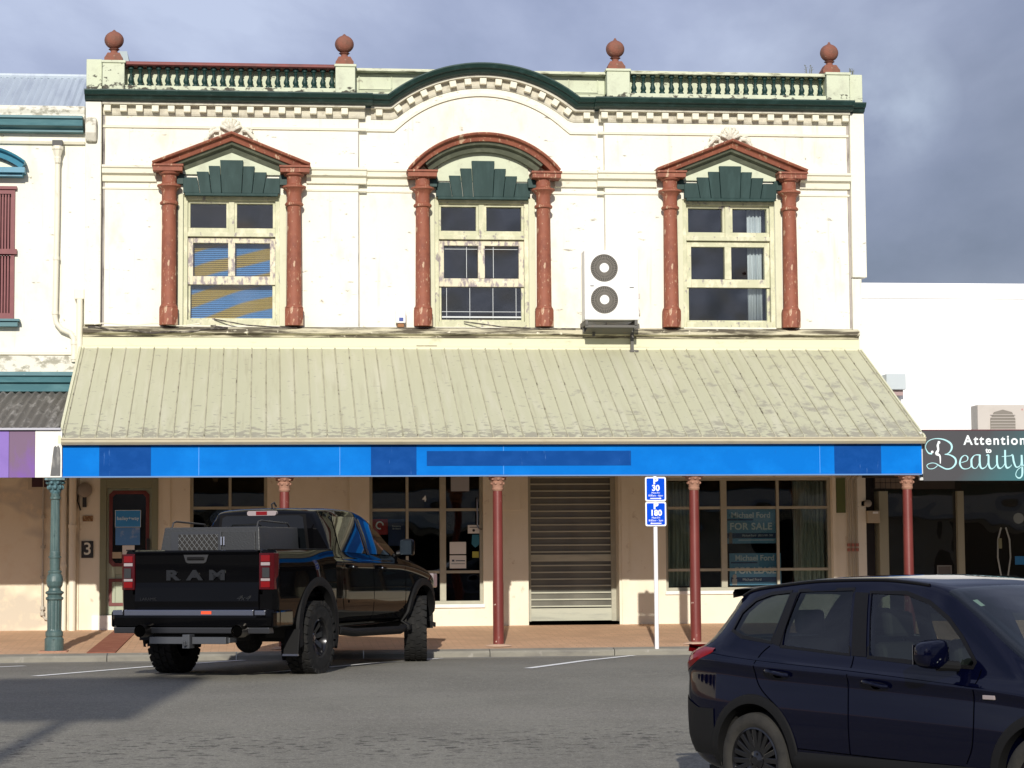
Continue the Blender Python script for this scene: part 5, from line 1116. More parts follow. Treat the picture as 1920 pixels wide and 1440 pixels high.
class Car:
    def __init__(s, zb, zt, zs, wd, wt, crease=.0, shoulder=.03, inset=0.):
        s.zb, s.zt, s.zs, s.wd, s.wt, s.cr, s.sh, s.ins = zb, zt, zs, wd, wt, crease, shoulder, inset
    def section(s, x, k=4):
        zb, zt, zs, w_, wt = (tab(x, t) for t in (s.zb, s.zt, s.zs, s.wd, s.wt))
        i = s.ins; w_ -= i; wt -= i; zt -= i; zb += i
        zs = min(zs, zt-.02); ze = max(zs+.012, zt-.065); H = zs-zb
        P = [(0, zb), (.55*w_, zb), (.86*w_, zb+.01), (.955*w_, zb+.08*H/.6), (.985*w_, zb+.22*H), (w_, zb+.48*H), (.992*w_, zb+.70*H), (.985*w_, zs-.135), (.999*w_, zs-.075), (.978*w_, zs-.045), (.945*w_-s.sh*.3, zs),
             (.935*w_*.62+.38*wt-.0+.012, zs+.36*(ze-zs)), (.935*w_*.28+.72*wt+.012, zs+.72*(ze-zs)), (wt, ze), (wt*.93, ze+.6*(zt-ze)), (wt*.72, zt-.012), (wt*.36, zt-.003), (0, zt)]
        P = [(a, max(b, zb)) for a, b in P]
        Q = catmull(P, k); Q = [(max(0, a), b) for a, b in Q]; return Q
    def side(s, x, z):
        Q = s.section(x); n0 = len(Q)//9; best = None
        for (a, b), (c, d) in zip(Q[4:], Q[5:]):
            if (b-z)*(d-z) <= 0 and abs(d-b) > 1e-6:
                y = a+(c-a)*(z-b)/(d-b); best = y if best is None else max(best, y)
        return best if best is not None else Q[len(Q)//2][0]
    def mesh(s, xs):
        mb = MB(); S_ = []
        for x in xs:
            Q = s.section(x); full = [(a, b) for a, b in Q] + [(-a, b) for a, b in reversed(Q[1:-1])]; S_.append([(x, a, b) for a, b in full])
        n = len(S_[0]); vs = [q for r in S_ for q in r]
        fs = [(i*n+k, i*n+(k+1) % n, (i+1)*n+(k+1) % n, (i+1)*n+k) for i in range(len(xs)-1) for k in range(n)] + [tuple(range(n)), tuple((len(xs)-1)*n+k for k in range(n-1, -1, -1))]
        return mb.add(vs, fs)
    def patch(s, cols, sgn, off=.004, rows=7):
        """cols: (x, z_low, z_high) along the window; sheet on the body side"""
        g = []
        for x, a, b in cols:
            g.append([(x, sgn*(s.side(x, a+(b-a)*j/rows)+off), a+(b-a)*j/rows) for j in range(rows+1)])
        return g
    def smooth_patch(s, cols, sgn, off=.006, rows=7):
        """as patch(), but a fair quadratic sheet so that reflections stay calm"""
        g = s.patch(cols, 1, 0, rows); q = np.array([p for r in g for p in r])
        f = lambda x, z: np.stack([np.ones_like(x), x, z, x*x, z*z, x*z], -1)
        c, *_ = np.linalg.lstsq(f(q[:, 0], q[:, 2]), q[:, 1], rcond=None)
        o_ = max(0, float((q[:, 1]-f(q[:, 0], q[:, 2])@c).max()))
        return [[(x, sgn*(float(f(np.array(x), np.array(z))@c)+o_*.8+off), z) for x, _, z in r] for r in g]
    def line(s, pts, sgn, wd=.008, off=.003):
        """thin ribbon along the side through (x,z) points, e.g. a shut line"""
        P_ = [Vector(p) for p in catmull(pts, 6)] if len(pts) > 2 else [Vector(pts[0])*(1-t/10)+Vector(pts[1])*t/10 for t in range(11)]
        rows = []
        for i, p in enumerate(P_):
            d = (P_[min(i+1, len(P_)-1)]-P_[max(i-1, 0)]).normalized(); n_ = Vector((-d.y, d.x))*wd/2
            rows.append([(q.x, sgn*(s.side(q.x, q.y)+off), q.y) for q in (p+n_, p-n_)])
        return rows
def poly_cols(poly, n=22, eps=.004):
    """vertical spans of a convex-ish (x,z) polygon"""
    xs = [p[0] for p in poly]; a, b = min(xs)+eps, max(xs)-eps; out_ = []
    for i in range(n+1):
        x = a+(b-a)*i/n; zz = []
        for (x0, z0), (x1, z1) in zip(poly, poly[1:]+poly[:1]):
            if (x0-x)*(x1-x) <= 0 and x0 != x1: zz.append(z0+(z1-z0)*(x-x0)/(x1-x0))
        out_.append((x, min(zz), max(zz)))
    return out_
def cyl_cutter(x, z, r, y0, y1, n=48, zs=1.):
    mb = MB(); mb.prism([(x+r*math.cos(2*PI*k/n), z+zs*r*math.sin(2*PI*k/n)) for k in range(n)], y0, y1); return mb.build('cut', dark_m)
def dark_wells(root, spots, w0, w1, r):
    mb = MB()
    for x, z in spots:
        for s in (-1, 1):
            n = 20; a0, a1 = rad(-12), rad(192)
            mb.grid([[(x+r*math.cos(a0+(a1-a0)*k/n), s*y, z+r*math.sin(a0+(a1-a0)*k/n)) for k in range(n+1)] for y in (w0, w1)])
    return build_each(mb, 'wheel_arch_liner', dark_m, root, local=True)
def wheel(root, x, y, z, R, w_, rim_r, m_t, m_r, spokes, steer=0., chunky=False, spoke_m=None, hub_m=None, twin=False, label=None):
    s = -1 if y < 0 else 1
    hw = w_/2; mb = MB(); n = 72
    sh_ = [(rim_r, -hw*.82), (rim_r+.02, -hw*.95), (R*.80, -hw), (R*.92, -hw*.97), (R*.985, -hw*.82), (R, -hw*.6), (R, hw*.6), (R*.985, hw*.82), (R*.92, hw*.97), (R*.80, hw), (rim_r+.02, hw*.95), (rim_r, hw*.82)]
    mb.lathe(sh_, n=n, axis='y')
    mb.f = mb.f[:-2]
    nn = len(sh_); mb.f += [((nn-1)*n+k, (nn-1)*n+(k+1) % n, (k+1) % n, k) for k in range(n)]
    if chunky:
        for k in range(26):
            for row, (ya, yb) in enumerate(((-hw*1.02, -hw*.55), (-hw*.48, -.01), (.01, hw*.48), (hw*.55, hw*1.02))):
                a = 2*PI*(k+(.5 if row % 2 else 0))/26; da = .088; sk = .02*(1 if row % 2 else -1)
                ro, ri = (R+.014, R-.03) if 0 < row < 3 else (R+.010, R*.90)
                vs = []
                for rr__ in (ri, ro):
                    for yy, o_ in ((ya, -sk), (yb, sk)):
                        for e_ in (-da, da): vs.append((rr__*math.cos(a+e_+o_), yy, rr__*math.sin(a+e_+o_)))
                mb.add(vs, [(0, 1, 3, 2), (4, 6, 7, 5), (0, 4, 5, 1), (2, 3, 7, 6), (0, 2, 6, 4), (1, 5, 7, 3)])
    else:
        for yy in (-.05, -.018, .018, .05): pass
    wt_ = bpy.data.objects.new('wheel', None)
    o = mb.build('wheel', m_t, root, smooth=not chunky, local=True); bpy.data.objects.remove(wt_)
    o.location = (x, y, z); o.rotation_euler = (0, 0, steer)
    rb = MB(); prof_ = [(rim_r+.004, s*hw*.80), (rim_r-.012, s*hw*.86), (rim_r-.02, s*hw*.7), (rim_r-.035, s*hw*.3), (rim_r-.04, -s*hw*.7)]
    rb.lathe(prof_, n=48, axis='y'); rb.f = rb.f[:-2]; rb.lathe([(rim_r-.03, -s*hw*.1), (.02, -s*hw*.1)], n=32, axis='y')
    rim = rb.build('rim', m_r, o, smooth=True, local=True)
    sb = MB(); ye = s*hw*(.62 if chunky else .78); yc = s*hw*(.28 if chunky else .62)
    for k in range(spokes):
        for tw in ((-.10, .10) if twin else (0,)):
            a = 2*PI*k/spokes+tw+.2; c, sn = math.cos(a), math.sin(a); t1, t2 = (.017, .020) if twin else (.028, .036); a2_ = a+tw*.6; c2, s2 = math.cos(a2_), math.sin(a2_)
            r1, r2 = .05, rim_r-.012
            vs = [(r1*c-t1*sn, yc, r1*sn+t1*c), (r1*c+t1*sn, yc, r1*sn-t1*c), (r2*c2+t2*s2, ye, r2*s2-t2*c2), (r2*c2-t2*s2, ye, r2*s2+t2*c2)]
            vs += [(a_, b_-s*.035, d_) for a_, b_, d_ in vs]; sb.add(vs, [(0, 1, 2, 3), (7, 6, 5, 4), (0, 4, 5, 1), (1, 5, 6, 2), (2, 6, 7, 3), (3, 7, 4, 0)])
    sb.build('spokes', spoke_m or m_r, rim, local=True, bevel=.004)
    hb = MB(); hb.lathe([(.075, yc-s*.04), (.07, yc+s*.008), (.035, yc+s*.015), (.03, yc+s*.02)], n=20, axis='y')
    for k in range(5):
        a = 2*PI*k/5; hb.lathe([(.010, yc), (.009, yc+s*.018)], c=(.052*math.cos(a), 0, .052*math.sin(a)), n=6, axis='y')
    hb.build('hub', hub_m or m_r, rim, smooth=True, local=True)
    return o
def arch_ring(root, car, x, zc, r0, r1, sgn, m, thick=.022, a0=-12, a1=192, zsc=1., name='wheel_arch_trim', base=None):
    mb = MB(); n = 34; rows = []
    for k in range(n+1):
        a = rad(a0+(a1-a0)*k/n); rw = []
        for rr_, o_ in ((r0, -.06), (r0, thick*.8), ((r0+r1)/2, thick), (r1-.006, thick*.75), (r1, -.004)):
            px, pz = x+rr_*math.cos(a), zc+zsc*rr_*math.sin(a); y_ = (car.side(px, pz) if base is None else base); rw.append((px, sgn*(y_+o_), pz))
        rows.append(rw)
    mb.grid(rows); return mb.build(name, m, root, smooth=True, local=True)

# ---- navy people carrier in the foreground
V1 = thing('parked_car', 'dark navy blue five door SUV with black wheels in the right foreground', 'car', (4.277, -19.516, -.382), -1.037)
zt = [(-.93, .98), (-.86, 1.07), (-.72, 1.24), (-.56, 1.44), (-.44, 1.545), (-.30, 1.60), (0, 1.635), (.5, 1.672), (1.0, 1.68), (1.4, 1.655), (1.62, 1.615), (1.85, 1.50), (2.15, 1.32), (2.42, 1.155), (2.52, 1.09), (2.8, 1.05), (3.2, .98), (3.45, .88), (3.58, .72)]
zs = [(-.93, .90), (-.7, 1.13), (-.45, 1.125), (0, 1.10), (1, 1.065), (2, 1.025), (2.5, .99), (3.1, .90), (3.58, .64)]
zb = [(-.93, .46), (-.8, .33), (-.5, .24), (0, .22), (3.0, .22), (3.4, .27), (3.58, .36)]
wd = [(-.93, .50), (-.90, .66), (-.84, .775), (-.75, .845), (-.6, .883), (-.4, .90), (-.25, .903), (.2, .905), (2.6, .905), (3.0, .885), (3.3, .80), (3.5, .62), (3.58, .45)]
wt = [(-.93, .36), (-.8, .50), (-.55, .58), (-.3, .61), (.3, .635), (1.0, .645), (1.5, .64), (1.9, .68), (2.3, .74), (2.6, .76), (3.2, .70), (3.58, .36)]
suv = Car(zb, zt, zs, wd, wt)
xs = sorted(set([round(-.93+.0*i, 3) for i in range(1)] + [-.90, -.86, -.81, -.75] + [round(-.70+.06*i, 3) for i in range(70) if -.70+.06*i < 3.4] + [3.42, 3.47, 3.52, 3.56, 3.58]))
body = suv.mesh(xs).build('body', npaint_m, V1, local=True)
suv_in = Car(zb, zt, zs, wd, wt, inset=.05)
SX, SY, SZ, SR = 4.277, -19.516, -.382, -1.037
V1.location = (0, 0, 0); V1.rotation_euler = (0, 0, 0)      # booleans are made at the origin, the car is moved afterwards
cav = suv_in.mesh([-.62+.1*i for i in range(30)]); cav.v = [(a, b, max(c, .42)) for a, b, c in cav.v]; cav = cav.build('cut', dark_m)
W1 = [(.98, 1.555), (1.09, 1.125), (1.5, 1.105), (2.02, 1.085), (2.03, 1.11), (1.87, 1.265), (1.72, 1.385), (1.52, 1.49), (1.30, 1.55)]
W2 = [(.25, 1.56), (.80, 1.575), (.90, 1.135), (.22, 1.175), (.205, 1.30)]
W3 = [(.155, 1.555), (.10, 1.20), (-.22, 1.235), (-.345, 1.275), (-.315, 1.40), (-.21, 1.49), (-.06, 1.535)]
cuts = [cyl_cutter(0, .37, .395, -1.2, -.55), cyl_cutter(0, .37, .395, .55, 1.2), cyl_cutter(2.67, .37, .395, -1.2, -.55), cyl_cutter(2.67, .37, .395, .55, 1.2), cav]
for W_ in (W1, W2, W3):
    for s in (-1, 1): mb = MB(); mb.prism(W_, *sorted((s*.35, s*1.1))); cuts.append(mb.build('cut', dark_m))
def front_pt(car, x, f_):
    Q = car.section(x); i0 = 13*4; j = i0+(len(Q)-1-i0)*f_; a = int(j); t = j-a; a2_ = min(a+1, len(Q)-1)
    return (Q[a][0]*(1-t)+Q[a2_][0]*t, Q[a][1]*(1-t)+Q[a2_][1]*t)
# windscreen opening
mb = MB(); mb.prism([(1.70, 1.70), (1.70, 1.50), (2.02, 1.20), (2.42, 1.13), (2.44, 1.30)], -.56, .56); cuts.append(mb.build('cut', dark_m))
mb = MB(); mb.prism([(-.70, 1.20), (-.50, 1.20), (-.36, 1.52), (-.60, 1.56), (-.9, 1.3)], -.48, .48); cuts.append(mb.build('cut', dark_m))
boolean(body, cuts)
body.data.materials.clear(); body.data.materials.append(npaint_m)
for p in body.data.polygons: p.use_smooth = True; p.material_index = 0
body.data.set_sharp_from_angle(angle=rad(32))
car_g = glass('car_glass', (.46, .52, .47), .02, .01); priv_g = glass('privacy_glass', (.20, .235, .24), .02, .01)
for s in (-1, 1):
    for W_, g_, nm in ((W1, car_g, 'front_side_window'), (W2, priv_g, 'rear_side_window'), (W3, priv_g, 'quarter_window')):
        mb = MB(); mb.grid(suv.patch(poly_cols(W_), s, -.006)); mb.build(nm, g_, V1, smooth=True, local=True)
        # black surround
        P_ = [Vector(p) for p in W_]; c = sum(P_, Vector((0, 0)))/len(P_); mb = MB(); rows = []
        for i in range(len(P_)+1):
            p = P_[i % len(P_)]; a = P_[i-1]; b = P_[(i+1) % len(P_)]; d = ((p-a).normalized()+(b-p).normalized()).normalized(); n_ = Vector((d.y, -d.x)); n_ = n_ if n_.dot(p-c) > 0 else -n_
            q = p+n_*.022; q2 = p-n_*.006
            rows.append([(q.x, s*(suv.side(q.x, q.y)+.003), q.y), (q2.x, s*(suv.side(q2.x, q2.y)+.003), q2.y)])
        mb.grid(rows); mb.build('window_surround', trimb_m, V1, local=True)
    for quad in (([(.83, 1.56), (.96, 1.555), (1.07, 1.12), (.93, 1.125)]), ([(.165, 1.55), (.24, 1.555), (.20, 1.17), (.115, 1.19)])):
        mb = MB(); g = []
        for t in range(9):
            f_ = t/8; a = Vector(quad[0])*(1-f_)+Vector(quad[3])*f_; b = Vector(quad[1])*(1-f_)+Vector(quad[2])*f_; g.append([(q.x, s*(suv.side(q.x, q.y)+.006), q.y) for q in (a, (a+b)/2, b)])
        mb.grid(g); mb.build('door_pillar_trim', trimb_m, V1, smooth=True, local=True)
mb = MB(); g = []
for i in range(11):
    x = 1.66+.078*i; rw = []
    for f_ in [k/10-1 for k in range(21)]:
        y, z = front_pt(suv, x, 1-abs(f_)*.93); rw.append((x, math.copysign(y, f_) if f_ else 0, z+.004))
    g.append(rw)
mb.grid(g); ws = mb.build('windscreen', car_g, V1, smooth=True, local=True)
mb = MB(); g = []
for i in range(8):
    x = -.76+.055*i; rw = []
    for f_ in [k/8-1 for k in range(17)]:
        y, z = front_pt(suv, x, 1-abs(f_)*.75); rw.append((x, math.copysign(y, f_) if f_ else 0, z+.004))
    g.append(rw)
mb.grid(g); mb.build('rear_window', priv_g, V1, smooth=True, local=True)
mb = MB()
for i in range(3): q0 = front_pt(suv, 1.80+.03*i, .32)
mb.box(0, 0, 0, 0, 0, 0); mb = MB()
y, z = front_pt(suv, 1.80, .25); mb.grid([[(1.78+.07*i, -y+.13*j, front_pt(suv, 1.78+.07*i, .25+.2*j)[1]-.012) for j in range(2)] for i in range(2)]); mb.build('registration_label', bag_m, V1, local=True)
# seam lines, creases
mb = MB()
for s in (-1, 1):
    for L_ in ([(.10, 1.17), (.02, 1.09), (.03, .95), (.10, .85), (.26, .74)], [(.95, 1.12), (.955, .95), (.965, .5), (.97, .46)], [(2.10, 1.07), (2.09, .9), (2.08, .6), (2.02, .46)], [(.45, .46), (1.3, .445), (2.0, .44)]):
        mb.grid(suv.line(L_, s, .007))
mb.build('door_seams', seam_m, V1, local=True)
mb = MB()
for s in (-1, 1): mb.grid(suv.line([(-.56, 1.12), (0, 1.075), (1, 1.03), (2.15, .965)], s, .016, .006))
mb.build('belt_crease', npaint_m, V1, smooth=True, local=True)
for s in (-1, 1):
    for x, z in ((.26, .985), (1.22, .945)):
        h = MB(); y = suv.side(x, z); h.lathe([(.055, 0), (.0551, .002)], c=(x, s*(y+.001), z), n=20, axis='y'); h.v = [(a, b, z+(c-z)*.7) for a, b, c in h.v]; h.build('handle_recess', seam_m, V1, local=True)
        h = MB(); h.tube([(x-.12, s*(y+.01), z+.008), (x-.08, s*(y+.035), z+.01), (x, s*(y+.042), z), (x+.08, s*(y+.036), z-.012), (x+.12, s*(y+.01), z-.016)], .014, 8); h.build('door_handle', npaint_m, V1, smooth=True, local=True)
    arch_ring(V1, suv, 0, .37, .385, .455, s, plas_m, .02); arch_ring(V1, suv, 2.67, .37, .385, .455, s, plas_m, .02)
    mb = MB(); g = []
    for i in range(17):
        x = .42+.112*i; g.append([(x, s*(suv.side(x, z)+o_), z) for z, o_ in ((.24, .0), (.27, .022), (.36, .028), (.40, .02), (.44, .004))])
    mb.grid(g); mb.build('sill_cladding', plas_m, V1, smooth=True, local=True)
    mb = MB(); g = []
    for i in range(9):
        x = -.90+.06*i; top = .80-.02*i if i < 5 else .70-.0*i; g.append([(x, s*(suv.side(x, z)+.008), z) for z in [.36+(top-.36)*j/6 for j in range(7)]])
    mb.grid(g); mb.build('rear_bumper_cladding', plas_m, V1, smooth=True, local=True)
    mb = MB(); g = []
    for i in range(11):
        x = -.86+.039*i; t = i/10; zc_ = 1.05+.075*t; hh = .095*(1-t)+.014; g.append([(x, s*(suv.side(x, zc_+hh*(2*j/4-1))+.012*(1-abs(2*j/4-1)**3)+.002), zc_+hh*(2*j/4-1)) for j in range(5)])
    mb.grid(g); o = mb.build('tail_lamp', lampred_m, V1, smooth=True, local=True)
    mb = MB(); g = []
    for i in range(5):
        x = -.87+.045*i; g.append([(x, s*(suv.side(x, z)+.018), z) for z in (1.02+.018*i, 1.055+.014*i)])
    mb.grid(g); mb.build('lens_strip', lampdk_m, o, local=True)
    mb = MB(); mb.sphere((0, 0, 0), 1, 24, 16); sg_ = lambda v: math.copysign(abs(v)**.62, v); mb.v = [(1.86+.075*sg_(a), s*(1.035+.125*sg_(b)), 1.165+(.095-.012*sg_(b))*sg_(c)) for a, b, c in mb.v]; o = mb.build('side_mirror', npaint_m, V1, smooth=True, local=True)
    mb = MB(); mb.tube([(1.93, s*.86, 1.085), (1.91, s*.92, 1.09), (1.88, s*1.0, 1.10)], [.035, .035, .045], 10); mb.build('mirror_stalk', plas_m, o, smooth=True, local=True)
    mb = MB(); mb.box(1.781, 1.784, *sorted((s*.94, s*1.13)), 1.10, 1.23); mb.build('mirror_glass', chromeb_m, o, local=True)
    mb = MB(); y = suv.side(2.22, .895); mb.box(*sorted((2.17, 2.27)), *sorted((s*(y-.004), s*(y+.012))), .882, .910); mb.build('side_repeater', lampw_m, V1, local=True, bevel=.004)
    mb = MB(); mb.tube([(x, s*(tab(x, wt)-.015), tab(x, zt)-.035) for x in [-.42+.1*i for i in range(20)]], .012, 8); mb.build('roof_moulding', trimb_m, V1, smooth=True, local=True)
    mb = MB(); mb.box(3.30, 3.5, *sorted((s*.52, s*.78)), .68, .80); mb.build('headlight', lampw_m, V1, local=True, bevel=.02)
mb = MB(); g = []
for i in range(13):
    y = -.60+.1*i; c_ = 1-.18*(y/.6)**2; g.append([(-.30, y*.98, 1.598-.02*(y/.6)**2), (-.50, y, 1.60-.03*(y/.6)**2), (-.60*c_-.03, y, 1.575-.03*(y/.6)**2), (-.595*c_-.03, y, 1.535-.03*(y/.6)**2), (-.45, y, 1.55-.03*(y/.6)**2)])
mb.grid(g); mb.build('roof_spoiler', trimb_m, V1, smooth=True, local=True)
for x, y in ((0, -.80), (0, .80), (2.67, -.80), (2.67, .80)):
    wheel(V1, x, y, .345, .345, .225, .24, rubberd_m, rim_m, 10, 0, hub_m=rim_m, twin=True)
dark_wells(V1, ((0, .37), (2.67, .37)), .45, .86, .40)
mb = MB(); mb.box(-.7, 3.3, -.7, .7, .22, .26); mb.box(-.45, .45, -.5, .5, .2, .6); mb.box(2.2, 3.1, -.5, .5, .2, .6); mb.build('underbody', dark_m, V1, local=True)
for x, y in ((1.25, -.38), (1.25, .38), (.35, -.36), (.35, .36)):
    mb = MB(); zb_ = .55
    mb.prism([(x-.25, zb_+.02), (x+.25, zb_), (x+.27, zb_+.1), (x-.2, zb_+.14)], y-.24, y+.24)
    mb.prism([(x-.28, zb_+.1), (x-.14, zb_+.1), (x-.24, zb_+.66), (x-.34, zb_+.66)], y-.23, y+.23)
    o = mb.build('seat', seat_m, V1, local=True, bevel=.04)
    mb = MB(); mb.prism([(x-.33, zb_+.69), (x-.25, zb_+.69), (x-.27, zb_+.87), (x-.36, zb_+.87)], y-.13, y+.13); mb.build('headrest', seat_m, o, local=True, bevel=.03)
mb = MB(); mb.prism([(1.75, 1.0), (2.4, 1.08), (2.4, .8), (1.85, .75)], -.7, .7); mb.build('dashboard', black_m, V1, local=True, bevel=.02)
mb = MB(); mb.tube([(1.70+.05*math.sin(2*PI*k/24), -.38+.18*math.cos(2*PI*k/24), .97+.17*math.sin(2*PI*k/24)) for k in range(25)], .014, 8); mb.build('steering_wheel', black_m, V1, smooth=True, local=True)
mb = MB(); mb.box(3.50, 3.60, -.42, .42, .50, .72); mb.box(3.40, 3.58, -.60, .60, .34, .46); mb.build('grille', black_m, V1, local=True, bevel=.02)
mb = MB(); mb.box(-.935, -.90, -.25, .25, .80, .92); mb.build('number_plate', wh_m, V1, local=True)
V1.location = (SX, SY, SZ); V1.rotation_euler = (0, 0, SR)

# ---- black pickup at the kerb
WB = 3.67; RT = .435
V2 = thing('pickup_truck', 'black crew cab pickup with chunky tyres parked at an angle to the kerb', 'pickup truck', (0, 0, 0), 0)
czt = [(.62, 1.93), (.68, 1.995), (.85, 2.03), (1.3, 2.045), (1.8, 2.035), (2.15, 1.99), (2.35, 1.93), (2.6, 1.79), (3.0, 1.52), (3.10, 1.45), (3.2, 1.43), (3.8, 1.385), (4.2, 1.32), (4.45, 1.22), (4.58, 1.05)]
czs = [(.62, 1.42), (2.8, 1.38), (3.2, 1.35), (3.8, 1.27), (4.2, 1.18), (4.58, .95)]
czb = [(.62, .53), (3.6, .53), (4.2, .55), (4.58, .62)]
cwd = [(.62, 1.01), (1.0, 1.015), (3.2, 1.015), (3.9, 1.01), (4.25, .96), (4.5, .84), (4.58, .72)]
cwt = [(.62, .66), (1.3, .70), (2.1, .70), (2.5, .74), (3.0, .82), (3.3, .84), (4.0, .80), (4.4, .70), (4.58, .55)]
cab = Car(czb, czt, czs, cwd, cwt)
xs = [.62, .635, .66, .70] + [round(.75+.06*i, 3) for i in range(61)] + [4.40, 4.44, 4.48, 4.52, 4.56, 4.58]
cb = cab.mesh(sorted(set(xs))).build('cab', tpaint_m, V2, local=True)
boolean(cb, [cyl_cutter(WB, .52, .52, -1.3, -.5), cyl_cutter(WB, .52, .52, .5, 1.3)])
cb.data.materials.clear(); cb.data.materials.append(tpaint_m)
for p in cb.data.polygons: p.use_smooth = True; p.material_index = 0
cb.data.set_sharp_from_angle(angle=rad(32))
tg = mat('truck_window_glass', (.004, .005, .006), .02, spec=.45, coat=.15)
T1_ = [(1.09, 1.925), (1.84, 1.925), (1.80, 1.45), (.95, 1.475), (.96, 1.6)]
T2_ = [(1.93, 1.92), (2.30, 1.86), (2.62, 1.72), (2.92, 1.48), (2.93, 1.43), (1.88, 1.45)]
for s in (-1, 1):
    for W_, nm in ((T1_, 'rear_side_window'), (T2_, 'front_side_window')):
        mb = MB(); mb.grid(cab.smooth_patch(poly_cols(W_), s, .004)); mb.build(nm, tg, V2, smooth=True, local=True)
    mb = MB(); g = []
    for t in range(9):
        f_ = t/8; a = Vector((1.84, 1.93))*(1-f_)+Vector((1.80, 1.44))*f_; b = Vector((1.93, 1.92))*(1-f_)+Vector((1.885, 1.44))*f_; g.append([(q.x, s*(cab.side(q.x, q.y)+.009), q.y) for q in (a, (a+b)/2, b)])
    mb.grid(g); mb.build('door_pillar_trim', trimb_m, V2, smooth=True, local=True)
    for x, z in ((1.13, 1.285), (2.14, 1.265)):
        h = MB(); y = cab.side(x, z); h.tube([(x-.11, s*(y), z), (x-.09, s*(y+.035), z), (x+.07, s*(y+.04), z-.004), (x+.11, s*y, z-.006)], .015, 8); o = h.build('door_handle', tpaint_m, V2, smooth=True, local=True)
        h = MB(); h.sphere((x-.09, s*(y+.05), z), .013, 10, 8); h.build('handle_cap', chromeb_m, o, smooth=True, local=True)
    mb = MB()
    for L_ in ([(.90, 1.42), (.80, 1.25), (.80, .95), (.86, .75)], [(1.87, 1.44), (1.86, 1.2), (1.86, .62), (1.84, .60)], [(3.02, 1.40), (3.02, 1.2), (3.0, .62), (2.98, .60)], [(.9, .6), (2.0, .59), (2.98, .59)]): mb.grid(cab.line(L_, s, .010))
    mb.build('door_seams', seam_m, V2, local=True)
    mb = MB(); mb.grid(cab.line([(1.0, .855), (2.9, .845)], s, .035, .010)); mb.build('door_moulding', tpaint_m, V2, local=True)
    mb = MB(); mb.tube([(.70, s*.98, .50), (1.2, s*1.0, .46), (2.8, s*1.0, .44), (3.05, s*.96, .46)], .055, 12); mb.build('side_step', plas_m, V2, smooth=True, local=True)
    mb = MB(); mb.sphere((0, 0, 0), 1, 24, 16); sg_ = lambda v: math.copysign(abs(v)**.5, v); mb.v = [(3.0+.07*sg_(a), s*(1.045+.095*sg_(b)), 1.535+.115*sg_(c)) for a, b, c in mb.v]; o = mb.build('side_mirror', tpaint_m, V2, smooth=True, local=True)
    mb = MB(); mb.tube([(2.98, s*.90, 1.45), (3.0, s*1.0, 1.47), (3.02, s*1.06, 1.48)], [.04, .035, .05], 10); mb.build('mirror_stalk', trimb_m, o, smooth=True, local=True)
    mb = MB(); mb.box(2.926, 2.93, *sorted((s*.965, s*1.125)), 1.44, 1.63); mb.build('mirror_glass', mat('mirror_teal', (.20, .26, .28), .05, metal=1.), o, local=True)
    arch_ring(V2, cab, WB, .52, .505, .60, s, plas_m, .04, a0=-8, a1=188)
    mb = MB(); mb.box(4.40, 4.57, *sorted((s*.62, s*.90)), .98, 1.18); mb.build('headlight', lampw_m, V2, local=True, bevel=.02)
# rear glass, third brake lamp
mb = MB(); mb.prism([(-.60, 1.52), (.60, 1.52), (.55, 1.91), (.50, 1.935), (-.50, 1.935), (-.55, 1.91)], .612, .618, 'x'); mb.build('rear_window', tg, V2, local=True)
mb = MB(); mb.prism([(-.64, 1.47), (.64, 1.47), (.585, 1.95), (-.585, 1.95)], .6185, .6195, 'x'); mb.build('window_surround', trimb_m, V2, local=True)
mb = MB(); mb.prism([(y*.95, z) for y, z in rrect(0, 1.965, .42, .06, .028)], .585, .64, 'x'); o = mb.build('third_brake_lamp', lampw_m, V2, local=True)
mb = MB(); mb.box(.580, .5845, -.075, .075, 1.942, 1.988); mb.build('red_lens', lampred_m, o, local=True)
mb = MB(); mb.tube([(1.0, .04, 2.03), (.98, .04, 2.09), (1.03, .03, 2.11), (1.08, .02, 2.06)], .012, 8); mb.build('antenna', black_m, V2, smooth=True, local=True)
